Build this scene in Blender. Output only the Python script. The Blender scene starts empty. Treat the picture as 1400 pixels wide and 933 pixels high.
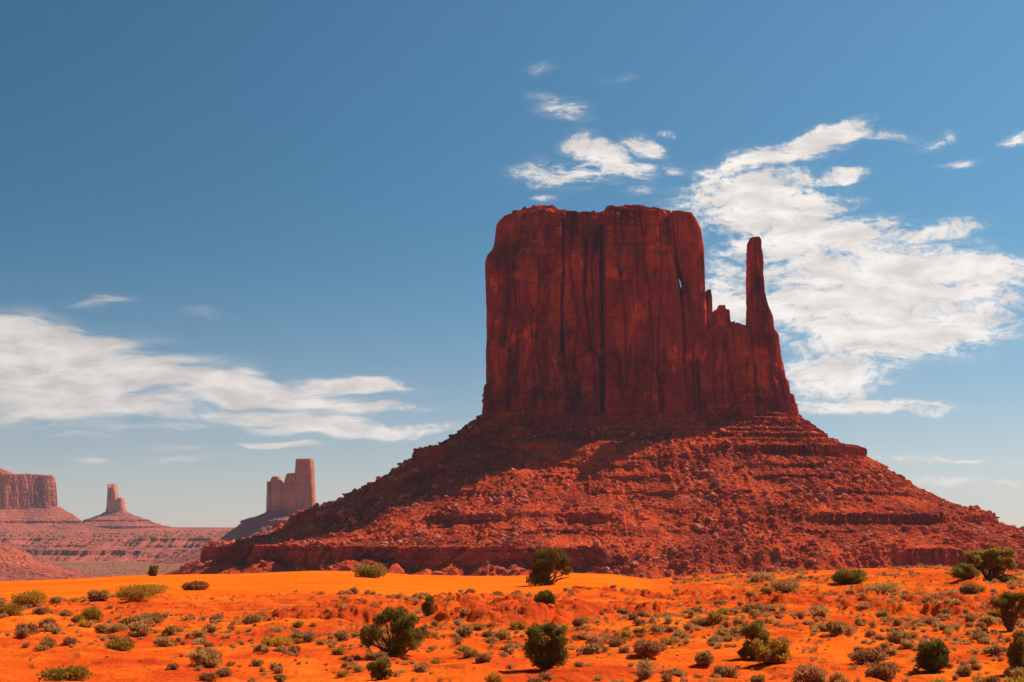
import bpy, math, random
import numpy as np

# ------------------------------------------------------------------ camera, sky, sun, exposure
SC = bpy.context.scene
COL = SC.collection
R = math.radians
F = 2000.0                        # focal length in pixels of the 1400 px wide photograph
PITCH = math.atan(268.5 / F)
EYE = 4.7
cam_d = bpy.data.cameras.new("camera")
cam_d.sensor_width = 36.0
cam_d.lens = 36.0 * F / 1400.0
cam_d.clip_start = 0.5
cam_d.clip_end = 60000.0
cam = bpy.data.objects.new("camera", cam_d)
COL.objects.link(cam)
cam.location = (0, 0, EYE)
cam.rotation_euler = (math.pi / 2 + PITCH, 0, 0)
SC.camera = cam

SUN_EL = R(48.0)
SUN_AZ = R(56.0)                  # from the view axis towards the right
SUN_STRENGTH = 5.0
SKY_STRENGTH = 0.085
EXPOSURE = 0.3
SC.view_settings.view_transform = 'Standard'
SC.view_settings.look = 'None'
SC.view_settings.gamma = 1.0
SC.view_settings.use_curve_mapping = False
SC.view_settings.exposure = EXPOSURE
SC.cycles.max_bounces = 6
SC.cycles.diffuse_bounces = 3
SC.cycles.glossy_bounces = 1
SC.cycles.transmission_bounces = 2
SC.cycles.transparent_max_bounces = 6
SC.cycles.volume_bounces = 0
SC.cycles.use_denoising = True
SC.cycles.denoiser = 'OPENIMAGEDENOISE'
SC.cycles.use_adaptive_sampling = True
SC.cycles.adaptive_threshold = 0.01

cP, sP = math.cos(PITCH), math.sin(PITCH)


def at(px, py, D):
    """A point at distance D (along +Y) on the line of sight of a photograph pixel."""
    cx = (np.asarray(px, float) - 700.0) / F
    cy = (466.5 - np.asarray(py, float)) / F
    fw = cP - cy * sP
    return cx / fw * D, (sP + cy * cP) / fw * D + EYE


def proj(X, Y, Z):
    Z = Z - EYE
    w = Y * cP + Z * sP
    return 700 + F * X / w, 466.5 - F * (-Y * sP + Z * cP) / w


class NT:
    """Small helper to write node trees."""
    def __init__(self, tree):
        self.t = tree
        self.n = tree.nodes
        self.l = tree.links

    def new(self, kind, **kw):
        nd = self.n.new(kind)
        for k, v in kw.items():
            setattr(nd, k, v)
        return nd

    def put(self, sock, v):
        if hasattr(v, 'is_output') or isinstance(v, bpy.types.NodeSocket):
            self.l.new(v, sock)
        else:
            sock.default_value = v

    def math(self, op, a, b=0.0, c=None, clamp=False):
        nd = self.new('ShaderNodeMath', operation=op)
        nd.use_clamp = clamp
        self.put(nd.inputs[0], a)
        self.put(nd.inputs[1], b)
        if c is not None:
            self.put(nd.inputs[2], c)
        return nd.outputs[0]

    def vmath(self, op, a, b=(0, 0, 0)):
        nd = self.new('ShaderNodeVectorMath', operation=op)
        self.put(nd.inputs[0], a)
        self.put(nd.inputs[1], b)
        return nd.outputs['Value'] if op in ('LENGTH', 'DOT_PRODUCT') else nd.outputs[0]

    def noise(self, vec, scale, detail=4.0, rough=0.55, dist=0.0, lac=2.0):
        nd = self.new('ShaderNodeTexNoise')
        self.put(nd.inputs['Vector'], vec)
        nd.inputs['Scale'].default_value = scale
        nd.inputs['Detail'].default_value = detail
        nd.inputs['Roughness'].default_value = rough
        nd.inputs['Distortion'].default_value = dist
        nd.inputs['Lacunarity'].default_value = lac
        return nd.outputs['Fac']

    def smooth(self, v, a, b, lo=0.0, hi=1.0):
        nd = self.new('ShaderNodeMapRange', interpolation_type='SMOOTHSTEP')
        self.put(nd.inputs[0], v)
        for i, q in zip((1, 2, 3, 4), (a, b, lo, hi)):
            self.put(nd.inputs[i], q)
        return nd.outputs[0]

    def mix(self, f, a, b, mode='MIX'):
        nd = self.new('ShaderNodeMix', data_type='RGBA', blend_type=mode)
        self.put(nd.inputs[0], f)
        self.put(nd.inputs[6], a if not isinstance(a, tuple) else (*a, 1.0)[:4])
        self.put(nd.inputs[7], b if not isinstance(b, tuple) else (*b, 1.0)[:4])
        return nd.outputs[2]

    def scale(self, vec, s):
        nd = self.new('ShaderNodeVectorMath', operation='MULTIPLY')
        self.put(nd.inputs[0], vec)
        nd.inputs[1].default_value = s
        return nd.outputs[0]


# ---- world: Nishita sky with a layer of bright fair-weather cloud, all in terms of the direction looked at
world = bpy.data.worlds.new("World")
SC.world = world
world.use_nodes = True
W = NT(world.node_tree)
W.n.clear()
sky = W.new('ShaderNodeTexSky', sky_type='NISHITA')
sky.sun_disc = False
sky.sun_elevation = SUN_EL
sky.sun_rotation = SUN_AZ
sky.altitude = 1600.0
sky.air_density = 1.0
sky.dust_density = 0.6
sky.ozone_density = 2.0
tc = W.new('ShaderNodeTexCoord')
# the photograph was taken through a polarising filter: the sky darkens square to the sun
SUN_VEC = (math.sin(SUN_AZ) * math.cos(SUN_EL), math.cos(SUN_AZ) * math.cos(SUN_EL), math.sin(SUN_EL))
cosg = W.vmath('DOT_PRODUCT', tc.outputs['Generated'], SUN_VEC)
sin2 = W.math('SUBTRACT', 1.0, W.math('MULTIPLY', cosg, cosg))
pol = W.new('ShaderNodeCombineXYZ')
for i_, (gain_, k_) in enumerate(((1.02, .75), (1.49, .62), (1.44, .55))):
    W.put(pol.inputs[i_], W.math('MULTIPLY', W.math('SUBTRACT', 1.0, W.math('MULTIPLY', sin2, k_)), gain_))
POLSKY = W.scale(W.vmath('MULTIPLY', sky.outputs[0], pol.outputs[0]), (.80, .80, .80))
sep = W.new('ShaderNodeSeparateXYZ')
W.put(sep.inputs[0], tc.outputs['Generated'])
dx, dy, dz = sep.outputs
# near the horizon the light is scattered many times over and the filter does little
lowf = W.math('MULTIPLY', W.math('POWER', W.smooth(dz, 0.26, -0.02), 1.5), .95)
POLSKY = W.mix(lowf, POLSKY, W.scale(sky.outputs[0], (1.0, .80, .765)))
yy = W.math('MAXIMUM', dy, 0.02)
cu = W.math('DIVIDE', dx, yy)          # bearing
cv = W.math('DIVIDE', dz, yy)          # height above the horizon
uv = W.new('ShaderNodeCombineXYZ')
W.put(uv.inputs[0], cu)
W.put(uv.inputs[1], cv)
UV = uv.outputs[0]
warp = W.new('ShaderNodeTexNoise')
W.put(warp.inputs['Vector'], W.scale(UV, (1.0, 2.2, 1)))
warp.inputs['Scale'].default_value = 14.0
warp.inputs['Detail'].default_value = 3.0
wv = W.vmath('SUBTRACT', warp.outputs['Color'], (0.5, 0.5, 0.5))
UVW = W.vmath('ADD', UV, W.scale(wv, (0.040, 0.024, 0)))


def cloud_px(px, py):
    x, z = at(px, py, 1.0)
    return float(x), float(z) - EYE


# banks of cloud: centre, half length, half height, tilt (degrees), weight
BANKS = [
    (60, 520, 260, 66, -3, 1.0), (60, 470, 170, 40, -12, 1.0), (300, 530, 230, 32, -7, .95), (470, 523, 110, 12, -2, .9),
    (470, 553, 130, 9, -1, .8), (350, 566, 100, 14, -4, .85), (480, 583, 160, 16, -3, .9), (395, 607, 75, 7, 0, .6),
    (250, 609, 60, 6, 0, .55), (140, 418, 60, 10, 0, .42), (288, 430, 46, 5, 0, .3), (115, 632, 40, 6, 0, .45), (260, 625, 90, 6, 0, .4),
    (1130, 185, 75, 16, 14, 1.0), (1060, 215, 95, 24, 10, .85), (1040, 275, 130, 48, 0, 1.0), (1110, 330, 150, 42, 0, .9),
    (1010, 300, 110, 24, 3, .85),
    (1200, 400, 225, 78, 0, 1.0), (1330, 375, 110, 34, 0, .95), (1275, 322, 80, 15, 10, .66), (1180, 318, 75, 16, 6, .75),
    (1230, 455, 180, 44, 2, .95), (1130, 510, 120, 46, 0, .8), (1190, 557, 120, 16, 0, .9), (1000, 420, 80, 70, 0, .85),
    (828, 215, 62, 27, -22, .9), (780, 238, 85, 28, 0, .6), (880, 200, 32, 16, -15, .66), (912, 230, 22, 12, 0, .48),
    (775, 152, 44, 20, -12, .42), (745, 128, 26, 10, -10, .38), (1278, 188, 50, 10, 8, .55), (1200, 182, 50, 7, 4, .55),
    (1310, 222, 40, 7, 0, .42), (1150, 242, 55, 11, 8, .72), (960, 250, 60, 30, 20, .6), (925, 185, 26, 6, 0, .5), (740, 97, 26, 7, 0, .34),
    (845, 113, 32, 7, 0, .32), (868, 262, 24, 9, 10, .42), (1400, 195, 40, 10, 0, .6), (1270, 628, 120, 9, 1, .6), (1340, 660, 110, 10, 0, .5), (745, 276, 26, 6, 0, .38),
]
mask = None
for (px, py, a, b, tilt, wgt) in BANKS:
    u0, v0 = cloud_px(px, py)
    mp = W.new('ShaderNodeMapping', vector_type='TEXTURE')
    W.put(mp.inputs['Vector'], UVW)
    mp.inputs['Location'].default_value = (u0, v0, 0)
    mp.inputs['Rotation'].default_value = (0, 0, R(tilt))
    mp.inputs['Scale'].default_value = (a / F, b / F, 1)
    g = W.smooth(W.vmath('LENGTH', mp.outputs[0]), 1.55, 0.15, 0.0, wgt)
    mask = g if mask is None else W.math('MAXIMUM', mask, g)
n1 = W.noise(W.scale(UVW, (1.0, 2.8, 1)), 24.0, 8.0, 0.64, 0.15)
n2 = W.noise(W.scale(UVW, (1.0, 1.8, 1)), 115.0, 6.0, 0.70, 0.1)
nn = W.math('ADD', W.math('MULTIPLY', n1, 0.58), W.math('MULTIPLY', n2, 0.42))
# the bank on the left is drawn out into longer, smoother streaks
n3 = W.noise(W.scale(UVW, (0.55, 3.6, 1)), 26.0, 6.0, 0.55, 0.1)
lf = W.smooth(cu, -0.14, -0.04)
nn = W.math('ADD', W.math('MULTIPLY', W.math('ADD', nn, 0.03), lf), W.math('MULTIPLY', W.math('ADD', W.math('MULTIPLY', W.math('SUBTRACT', n3, 0.5), 0.62), 0.535), W.math('SUBTRACT', 1.0, lf)))
dens = W.math('ADD', W.math('MULTIPLY', mask, 1.42), W.math('MULTIPLY', W.math('SUBTRACT', nn, 0.5), 4.6))
dens = W.math('MULTIPLY', W.smooth(dens, 0.44, 1.30), W.smooth(mask, 0.02, 0.50))
veil = W.math('MULTIPLY', W.smooth(mask, 0.02, 0.75, 0, .50), W.smooth(n1, 0.36, 0.66))
dens = W.math('MAXIMUM', dens, veil)
front = W.math('GREATER_THAN', dy, 0.02)
dens = W.math('MULTIPLY', dens, front)
# thicker cores are slightly greyer, thin streaks let the blue through
inner = W.noise(W.scale(UVW, (1.0, 3.0, 1)), 30.0, 5.0, 0.55)
CLOUD_R = W.smooth(cu, -0.30, 0.12, 0.76, 0.94)
CLOUD_GAIN = W.math('MULTIPLY', CLOUD_R, W.smooth(inner, 0.30, 0.70, 0.78, 1.10))
cl = W.new('ShaderNodeVectorMath', operation='SCALE')
cl.inputs[0].default_value = (0.97, 0.90, 0.85)
W.put(cl.inputs['Scale'], W.math('DIVIDE', CLOUD_GAIN, SKY_STRENGTH * 1.20))
skycol = W.mix(W.math('MULTIPLY', dens, 0.97), POLSKY, cl.outputs[0])
bg = W.new('ShaderNodeBackground')
W.put(bg.inputs['Color'], skycol)
bg.inputs['Strength'].default_value = SKY_STRENGTH
wo = W.new('ShaderNodeOutputWorld')
W.l.new(bg.outputs[0], wo.inputs['Surface'])

sun_d = bpy.data.lights.new("sun", 'SUN')
sun_d.energy = SUN_STRENGTH
sun_d.angle = R(0.53)
sun_d.color = (1.0, 0.94, 0.85)
sun = bpy.data.objects.new("sun", sun_d)
COL.objects.link(sun)
SUN_DIR = np.array([math.sin(SUN_AZ) * math.cos(SUN_EL), math.cos(SUN_AZ) * math.cos(SUN_EL), math.sin(SUN_EL)])
sun.rotation_euler = (math.pi / 2 - SUN_EL, 0, math.pi - SUN_AZ)

# ------------------------------------------------------------------ numpy noise
U32 = np.uint32


def _h(ix, iy, iz, seed):
    with np.errstate(over='ignore'):
        h = (ix.astype(np.int64).astype(U32) * U32(374761393) + iy.astype(np.int64).astype(U32) * U32(668265263)
             + iz.astype(np.int64).astype(U32) * U32(2147483647) + U32((seed * 1274126177) & 0xffffffff))
        h ^= h >> U32(13)
        h *= U32(1274126177)
        h ^= h >> U32(16)
        h *= U32(2246822519)
        h ^= h >> U32(13)
    return h.astype(np.float64) / 4294967295.0


def vnoise(x, y, z=0.0, seed=0):
    x, y, z = np.broadcast_arrays(np.asarray(x, float), np.asarray(y, float), np.asarray(z, float))
    x0, y0, z0 = np.floor(x), np.floor(y), np.floor(z)
    fx, fy, fz = x - x0, y - y0, z - z0
    fx = fx * fx * fx * (fx * (fx * 6 - 15) + 10)
    fy = fy * fy * fy * (fy * (fy * 6 - 15) + 10)
    fz = fz * fz * fz * (fz * (fz * 6 - 15) + 10)
    flat = bool(np.all(z == z0)) if z.size < 4 else (np.ptp(z) == 0)
    r = 0.0
    for k in ((0,) if flat else (0, 1)):
        wz = 1.0 if flat else (fz if k else 1 - fz)
        for j in (0, 1):
            wy = fy if j else 1 - fy
            for i in (0, 1):
                wx = fx if i else 1 - fx
                r = r + _h(x0 + i, y0 + j, z0 + k, seed) * wx * wy * wz
    return r * 2 - 1


def fbm(x, y, z=0.0, oct=4, seed=0, gain=0.5):
    r, a, f, t = 0.0, 1.0, 1.0, 0.0
    for o in range(oct):
        r = r + a * vnoise(np.asarray(x) * f, np.asarray(y) * f, np.asarray(z) * f, seed + o * 17)
        t += a
        a *= gain
        f *= 2.03
    return r / t


def ridged(x, y, z=0.0, oct=4, seed=0):
    r, a, f, t = 0.0, 1.0, 1.0, 0.0
    for o in range(oct):
        r = r + a * (1 - 2 * np.abs(vnoise(np.asarray(x) * f, np.asarray(y) * f, np.asarray(z) * f, seed + o * 31)))
        t += a
        a *= 0.5
        f *= 2.07
    return r / t


def worley(x, y, seed=0):
    """F1, F2 and the value of the nearest cell."""
    x, y = np.broadcast_arrays(np.asarray(x, float), np.asarray(y, float))
    x0, y0 = np.floor(x), np.floor(y)
    f1 = np.full(x.shape, 9.0)
    f2 = np.full(x.shape, 9.0)
    val = np.zeros(x.shape)
    zz = np.zeros(x.shape)
    for j in (-1, 0, 1):
        for i in (-1, 0, 1):
            cx, cy = x0 + i, y0 + j
            d = np.hypot(cx + _h(cx, cy, zz, seed) - x, cy + _h(cx, cy, zz, seed + 1) - y)
            v = _h(cx, cy, zz, seed + 2)
            near = d < f1
            f2 = np.where(near, f1, np.minimum(f2, d))
            val = np.where(near, v, val)
            f1 = np.where(near, d, f1)
    return f1, f2, val


def sstep(x, a, b):
    t = np.clip((np.asarray(x, float) - a) / (b - a), 0, 1)
    return t * t * (3 - 2 * t)


# ------------------------------------------------------------------ mesh helpers
def mesh_from(name, V, faces_flat, nper, smooth=False):
    me = bpy.data.meshes.new(name)
    V = np.ascontiguousarray(V, dtype=np.float32)
    n = len(faces_flat) // nper
    me.vertices.add(len(V))
    me.vertices.foreach_set("co", V.ravel())
    me.loops.add(n * nper)
    me.loops.foreach_set("vertex_index", np.ascontiguousarray(faces_flat, dtype=np.int32))
    me.polygons.add(n)
    me.polygons.foreach_set("loop_start", np.arange(0, n * nper, nper, dtype=np.int32))
    me.polygons.foreach_set("loop_total", np.full(n, nper, dtype=np.int32))
    me.polygons.foreach_set("use_smooth", np.full(n, smooth, dtype=bool))
    me.update(calc_edges=True)
    return me


def grid_faces(nv, nu, wrap):
    i = np.arange(nv - 1)[:, None]
    j = np.arange(nu if wrap else nu - 1)[None, :]
    j2 = (j + 1) % nu
    q = np.stack([i * nu + j, i * nu + j2, (i + 1) * nu + j2, (i + 1) * nu + j], -1)
    return q.reshape(-1)


def grid_mesh(name, P, wrap=False, smooth=False, flip=False):
    nv, nu = P.shape[:2]
    f = grid_faces(nv, nu, wrap)
    if flip:
        f = f.reshape(-1, 4)[:, ::-1].reshape(-1)
    return mesh_from(name, P.reshape(-1, 3), f, 4, smooth)


def attr(me, name, values):
    a = me.attributes.new(name, 'FLOAT', 'POINT')
    a.data.foreach_set("value", np.ascontiguousarray(np.asarray(values).ravel(), dtype=np.float32))


def link(name, me, mat=None, parent=None):
    o = bpy.data.objects.new(name, me)
    COL.objects.link(o)
    if mat is not None and me is not None and len(me.materials) == 0:
        me.materials.append(mat)
    if parent is not None:
        o.parent = parent
    return o


def tag(o, label=None, cat=None, group=None, kind=None):
    if label:
        o['label'] = label
    if cat:
        o['category'] = cat
    if group:
        o['group'] = group
    if kind:
        o['kind'] = kind
    return o


def empty(name, loc=(0, 0, 0)):
    o = bpy.data.objects.new(name, None)
    o.empty_display_size = 1.0
    COL.objects.link(o)
    o.location = loc
    return o


# ------------------------------------------------------------------ materials
def mat_new(name):
    m = bpy.data.materials.new(name)
    m.use_nodes = True
    N = NT(m.node_tree)
    N.n.clear()
    out = N.new('ShaderNodeOutputMaterial')
    p = N.new('ShaderNodeBsdfPrincipled')
    p.inputs['Roughness'].default_value = 0.95
    p.inputs['Specular IOR Level'].default_value = 0.0
    N.l.new(p.outputs[0], out.inputs['Surface'])
    return m, N, p, out


def bump(N, p, height, dist, strength=1.0):
    b = N.new('ShaderNodeBump')
    b.inputs['Strength'].default_value = strength
    b.inputs['Distance'].default_value = dist
    N.put(b.inputs['Height'], height)
    N.l.new(b.outputs[0], p.inputs['Normal'])


def mat_cliff(name, red, orange, dark, s=1.0, streak=1.0):
    """Massive sandstone: red rock, fresh orange scars, dark desert varnish running down the face, thin bedding."""
    m, N, p, out = mat_new(name)
    pos = N.new('ShaderNodeNewGeometry').outputs['Position']
    a = N.noise(N.scale(pos, (.030 / s, .030 / s, .016 / s)), 1.0, 5, .6, .6)
    col = N.mix(N.smooth(a, .40, .68), red, orange)
    st = N.noise(N.scale(pos, (.10 / s, .10 / s, .012 / s)), 1.0, 5, .62, .4)
    bl = N.noise(N.scale(pos, (.045 / s, .045 / s, .022 / s)), 1.0, 4, .6, 1.0)
    v = N.math('ADD', N.math('MULTIPLY', st, .42), N.math('MULTIPLY', bl, .58))
    col = N.mix(N.smooth(v, .45, .64, 0, .88 * streak), col, dark)
    bed = N.noise(N.scale(pos, (.014 / s, .014 / s, .34 / s)), 1.0, 5, .62, .15)
    col = N.mix(N.smooth(bed, .50, .72, 0, .26), col, tuple(c * .55 for c in dark))
    hot = N.noise(N.scale(pos, (.055 / s, .055 / s, .035 / s)), 1.0, 6, .7, .3)
    col = N.mix(N.smooth(hot, .55, .68, 0, .9), col, tuple(min(1, c * 1.25) for c in orange))
    fine = N.noise(pos, .7 / s, 4, .6)
    col = N.mix(N.smooth(fine, .3, .7, 0, .30), col, tuple(c * .7 for c in red))
    N.put(p.inputs['Base Color'], col)
    h = N.math('ADD', N.noise(N.scale(pos, (.35 / s, .35 / s, .12 / s)), 1.0, 6, .65), N.math('MULTIPLY', bed, .30))
    bump(N, p, h, 2.0 * s, 1.0)
    return m


def mat_talus(name, red, pale, dark, s=1.0):
    """Rubble slope: red shale dust with paler stones and darker blocks, thin beds where it is steep."""
    m, N, p, out = mat_new(name)
    pos = N.new('ShaderNodeNewGeometry').outputs['Position']
    a = N.noise(pos, .030 / s, 5, .6, .4)
    col = N.mix(N.smooth(a, .35, .65), red, dark)
    bed = N.noise(N.scale(pos, (.012 / s, .012 / s, .55 / s)), 1.0, 4, .6)
    col = N.mix(N.smooth(bed, .50, .72, 0, .5), col, dark)
    vo = N.new('ShaderNodeTexVoronoi')
    N.put(vo.inputs['Vector'], pos)
    vo.inputs['Scale'].default_value = .45 / s
    stone = N.math('MULTIPLY', N.smooth(vo.outputs['Distance'], .5, .2), N.smooth(N.noise(pos, .22 / s, 3, .6), .45, .60))
    col = N.mix(N.math('MULTIPLY', stone, .8), col, pale)
    du = N.new('ShaderNodeAttribute')
    du.attribute_name = 'dust'
    col = N.mix(N.math('MULTIPLY', du.outputs['Fac'], .75), col, (.62, .080, .020))
    N.put(p.inputs['Base Color'], col)
    h = N.math('ADD', N.noise(pos, .30 / s, 7, .68), N.math('MULTIPLY', N.math('SUBTRACT', 1.0, vo.outputs['Distance']), .35))
    bump(N, p, h, 2.2 * s, 1.0)
    return m


M_CLIFF = mat_cliff("red_sandstone", (.420, .032, .016), (.78, .100, .018), (.115, .013, .017))
M_TALUS = mat_talus("red_rubble_slope", (.640, .074, .017), (.76, .200, .085), (.280, .028, .011))
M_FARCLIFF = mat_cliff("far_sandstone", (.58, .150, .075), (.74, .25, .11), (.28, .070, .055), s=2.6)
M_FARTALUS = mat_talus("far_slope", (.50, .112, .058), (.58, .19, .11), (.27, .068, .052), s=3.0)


def mat_boulder():
    m, N, p, out = mat_new("sandstone_boulder")
    pos = N.new('ShaderNodeNewGeometry').outputs['Position']
    a = N.noise(pos, .09, 3, .6)
    col = N.mix(N.smooth(a, .38, .62), (.46, .062, .022), (.74, .205, .100))
    f = N.noise(pos, 1.3, 4, .65)
    col = N.mix(N.smooth(f, .35, .70, 0, .45), col, (.26, .045, .022))
    N.put(p.inputs['Base Color'], col)
    bump(N, p, f, .35, .8)
    return m


M_BOULDER = mat_boulder()


def mat_ground():
    m, N, p, out = mat_new("red_desert_sand")
    pos = N.new('ShaderNodeNewGeometry').outputs['Position']

    def at_(n):
        nd = N.new('ShaderNodeAttribute')
        nd.attribute_name = n
        return nd.outputs['Fac']
    big = N.noise(pos, .055, 4, .6, .4)
    mid = N.noise(pos, .40, 5, .62)
    col = N.mix(N.smooth(big, .40, .62), (.86, .145, .010), (.74, .075, .009))
    col = N.mix(N.smooth(mid, .45, .70, 0, .55), col, (.88, .165, .014))
    col = N.mix(at_("dune"), col, N.mix(N.smooth(N.noise(N.scale(pos, (.06, .22, .2)), 1.0, 6, .62, .5), .34, .66), (.78, .098, .005), (.90, .160, .008)))
    patch = N.noise(pos, .16, 5, .65, .6)
    col = N.mix(N.math('MULTIPLY', N.smooth(patch, .44, .62, 0, .80), N.math('SUBTRACT', 1.0, at_("dune"))), col, (.56, .052, .010))
    rock = N.math('MULTIPLY', at_("rock"), N.smooth(mid, .32, .58, .45, 1.0))
    col = N.mix(rock, col, N.mix(N.smooth(N.noise(pos, 1.4, 4, .6), .35, .65), (.46, .042, .010), (.64, .078, .014)))
    # crust, pebbles and twig litter between the bushes
    lit = N.noise(pos, 2.6, 5, .70)
    nd_ = N.math('SUBTRACT', 1.0, at_("dune"))
    col = N.mix(N.math('MULTIPLY', N.smooth(lit, .54, .68, 0, .60), nd_), col, (.52, .066, .012))
    vo = N.new('ShaderNodeTexVoronoi')
    N.put(vo.inputs['Vector'], pos)
    vo.inputs['Scale'].default_value = 3.2
    peb = N.math('MULTIPLY', N.smooth(vo.outputs['Distance'], .26, .14), N.smooth(N.noise(pos, .5, 3, .6), .50, .60))
    col = N.mix(N.math('MULTIPLY', peb, N.math('MULTIPLY', nd_, .75)), col, (.33, .055, .022))
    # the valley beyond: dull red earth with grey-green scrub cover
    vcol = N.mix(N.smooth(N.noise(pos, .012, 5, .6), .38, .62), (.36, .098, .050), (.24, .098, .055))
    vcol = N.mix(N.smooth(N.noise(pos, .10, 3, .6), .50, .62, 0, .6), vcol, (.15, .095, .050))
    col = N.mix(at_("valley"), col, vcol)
    N.put(p.inputs['Base Color'], col)
    rip = N.new('ShaderNodeTexWave')
    N.put(rip.inputs['Vector'], pos)
    rip.inputs['Scale'].default_value = .9
    rip.inputs['Distortion'].default_value = 6.0
    rip.inputs['Detail'].default_value = 3.0
    rip.inputs['Detail Scale'].default_value = .6
    h = N.math('ADD', N.math('MULTIPLY', lit, 1.0), N.math('MULTIPLY', mid, 1.4))
    h = N.math('MULTIPLY', h, N.math('SUBTRACT', 1.15, at_("dune")))
    h = N.math('ADD', h, N.math('MULTIPLY', rip.outputs['Fac'], .06))
    bump(N, p, h, .14, 1.0)
    return m


M_GROUND = mat_ground()


def mat_leaf(name, a, b, dead, trans=.22):
    m, N, p, out = mat_new(name)
    pos = N.new('ShaderNodeNewGeometry')
    oi = N.new('ShaderNodeObjectInfo')
    rnd = pos.outputs['Random Per Island']
    col = N.mix(rnd, a, b)
    col = N.mix(N.smooth(rnd, .80, .84, 0, .8), col, dead)
    v = N.new('ShaderNodeHueSaturation')
    N.put(v.inputs['Color'], col)
    N.put(v.inputs['Value'], N.math('ADD', .72, N.math('MULTIPLY', oi.outputs['Random'], .55)))
    N.put(p.inputs['Base Color'], v.outputs[0])
    t = N.new('ShaderNodeBsdfTranslucent')
    N.put(t.inputs['Color'], v.outputs[0])
    ms = N.new('ShaderNodeMixShader')
    ms.inputs[0].default_value = trans
    N.l.new(p.outputs[0], ms.inputs[1])
    N.l.new(t.outputs[0], ms.inputs[2])
    N.l.new(ms.outputs[0], out.inputs['Surface'])
    return m


M_JUNIPER = mat_leaf("juniper_foliage", (.150, .140, .024), (.250, .200, .034), (.30, .13, .03), .36)
M_PALEJUN = mat_leaf("olive_foliage", (.230, .180, .032), (.340, .240, .042), (.36, .15, .035), .38)
M_SAGE = mat_leaf("grey_sage_foliage", (.46, .255, .075), (.59, .35, .115), (.42, .13, .03), .40)
M_RABBIT = mat_leaf("yellow_green_foliage", (.44, .255, .030), (.58, .33, .045), (.48, .17, .02), .42)
M_BROWN = mat_leaf("dry_brown_foliage", (.42, .185, .06), (.54, .26, .10), (.30, .09, .03), .40)
M_BARK = None


def mat_bark():
    m, N, p, out = mat_new("grey_brown_bark")
    pos = N.new('ShaderNodeTexCoord').outputs['Object']
    n = N.noise(N.scale(pos, (9, 9, 2)), 3.0, 4, .6)
    N.put(p.inputs['Base Color'], N.mix(n, (.10, .055, .035), (.24, .14, .095)))
    bump(N, p, n, .03)
    return m


M_BARK = mat_bark()

# ------------------------------------------------------------------ ground
CREST_PX = [-900, 0, 100, 200, 330, 430, 500, 560, 640, 700, 780, 830, 890, 950, 1050, 1150, 1250, 1330, 1420, 2300]
CREST_Y = [800, 795, 792, 787, 786, 782, 783, 788, 790, 790, 786, 787, 795, 788, 782, 779, 775, 779, 781, 778]
VALLEY = -45.0
rng = np.random.default_rng(7)
random.seed(7)


def bearing_px(x, y):
    ang = np.arctan2(x, np.maximum(y, 1e-3))
    return 700 + F * np.tan(np.clip(ang, -1.2, 1.2))


# low banks of red rock in the scrub: photo x, distance, half width, half depth (m), height (m), forward cut
MOUNDS = [(470, 92, 5.0, 7, 1.1, 1), (625, 108, 5.5, 6, 1.0, 1), (560, 98, 3.5, 4, .7, 1), (690, 84, 4.0, 6, .9, 1), (770, 92, 6.5, 5, .85, 1),
          (800, 118, 8.0, 5, .7, 0), (1080, 112, 9.0, 7, .7, 1), (1210, 100, 9.0, 6, .8, 1), (1310, 88, 7.0, 6, .8, 1), (1010, 80, 5.0, 4, .5, 0),
          (900, 125, 8.0, 6, .7, 1), (400, 82, 4.0, 5, .5, 0), (1150, 140, 12.0, 8, .9, 0), (1350, 130, 12., 10, .9, 0), (180, 118, 7.0, 8, .5, 0),
          (320, 128, 9., 9, .5, 0), (420, 116, 7., 6, .55, 0)]


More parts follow.
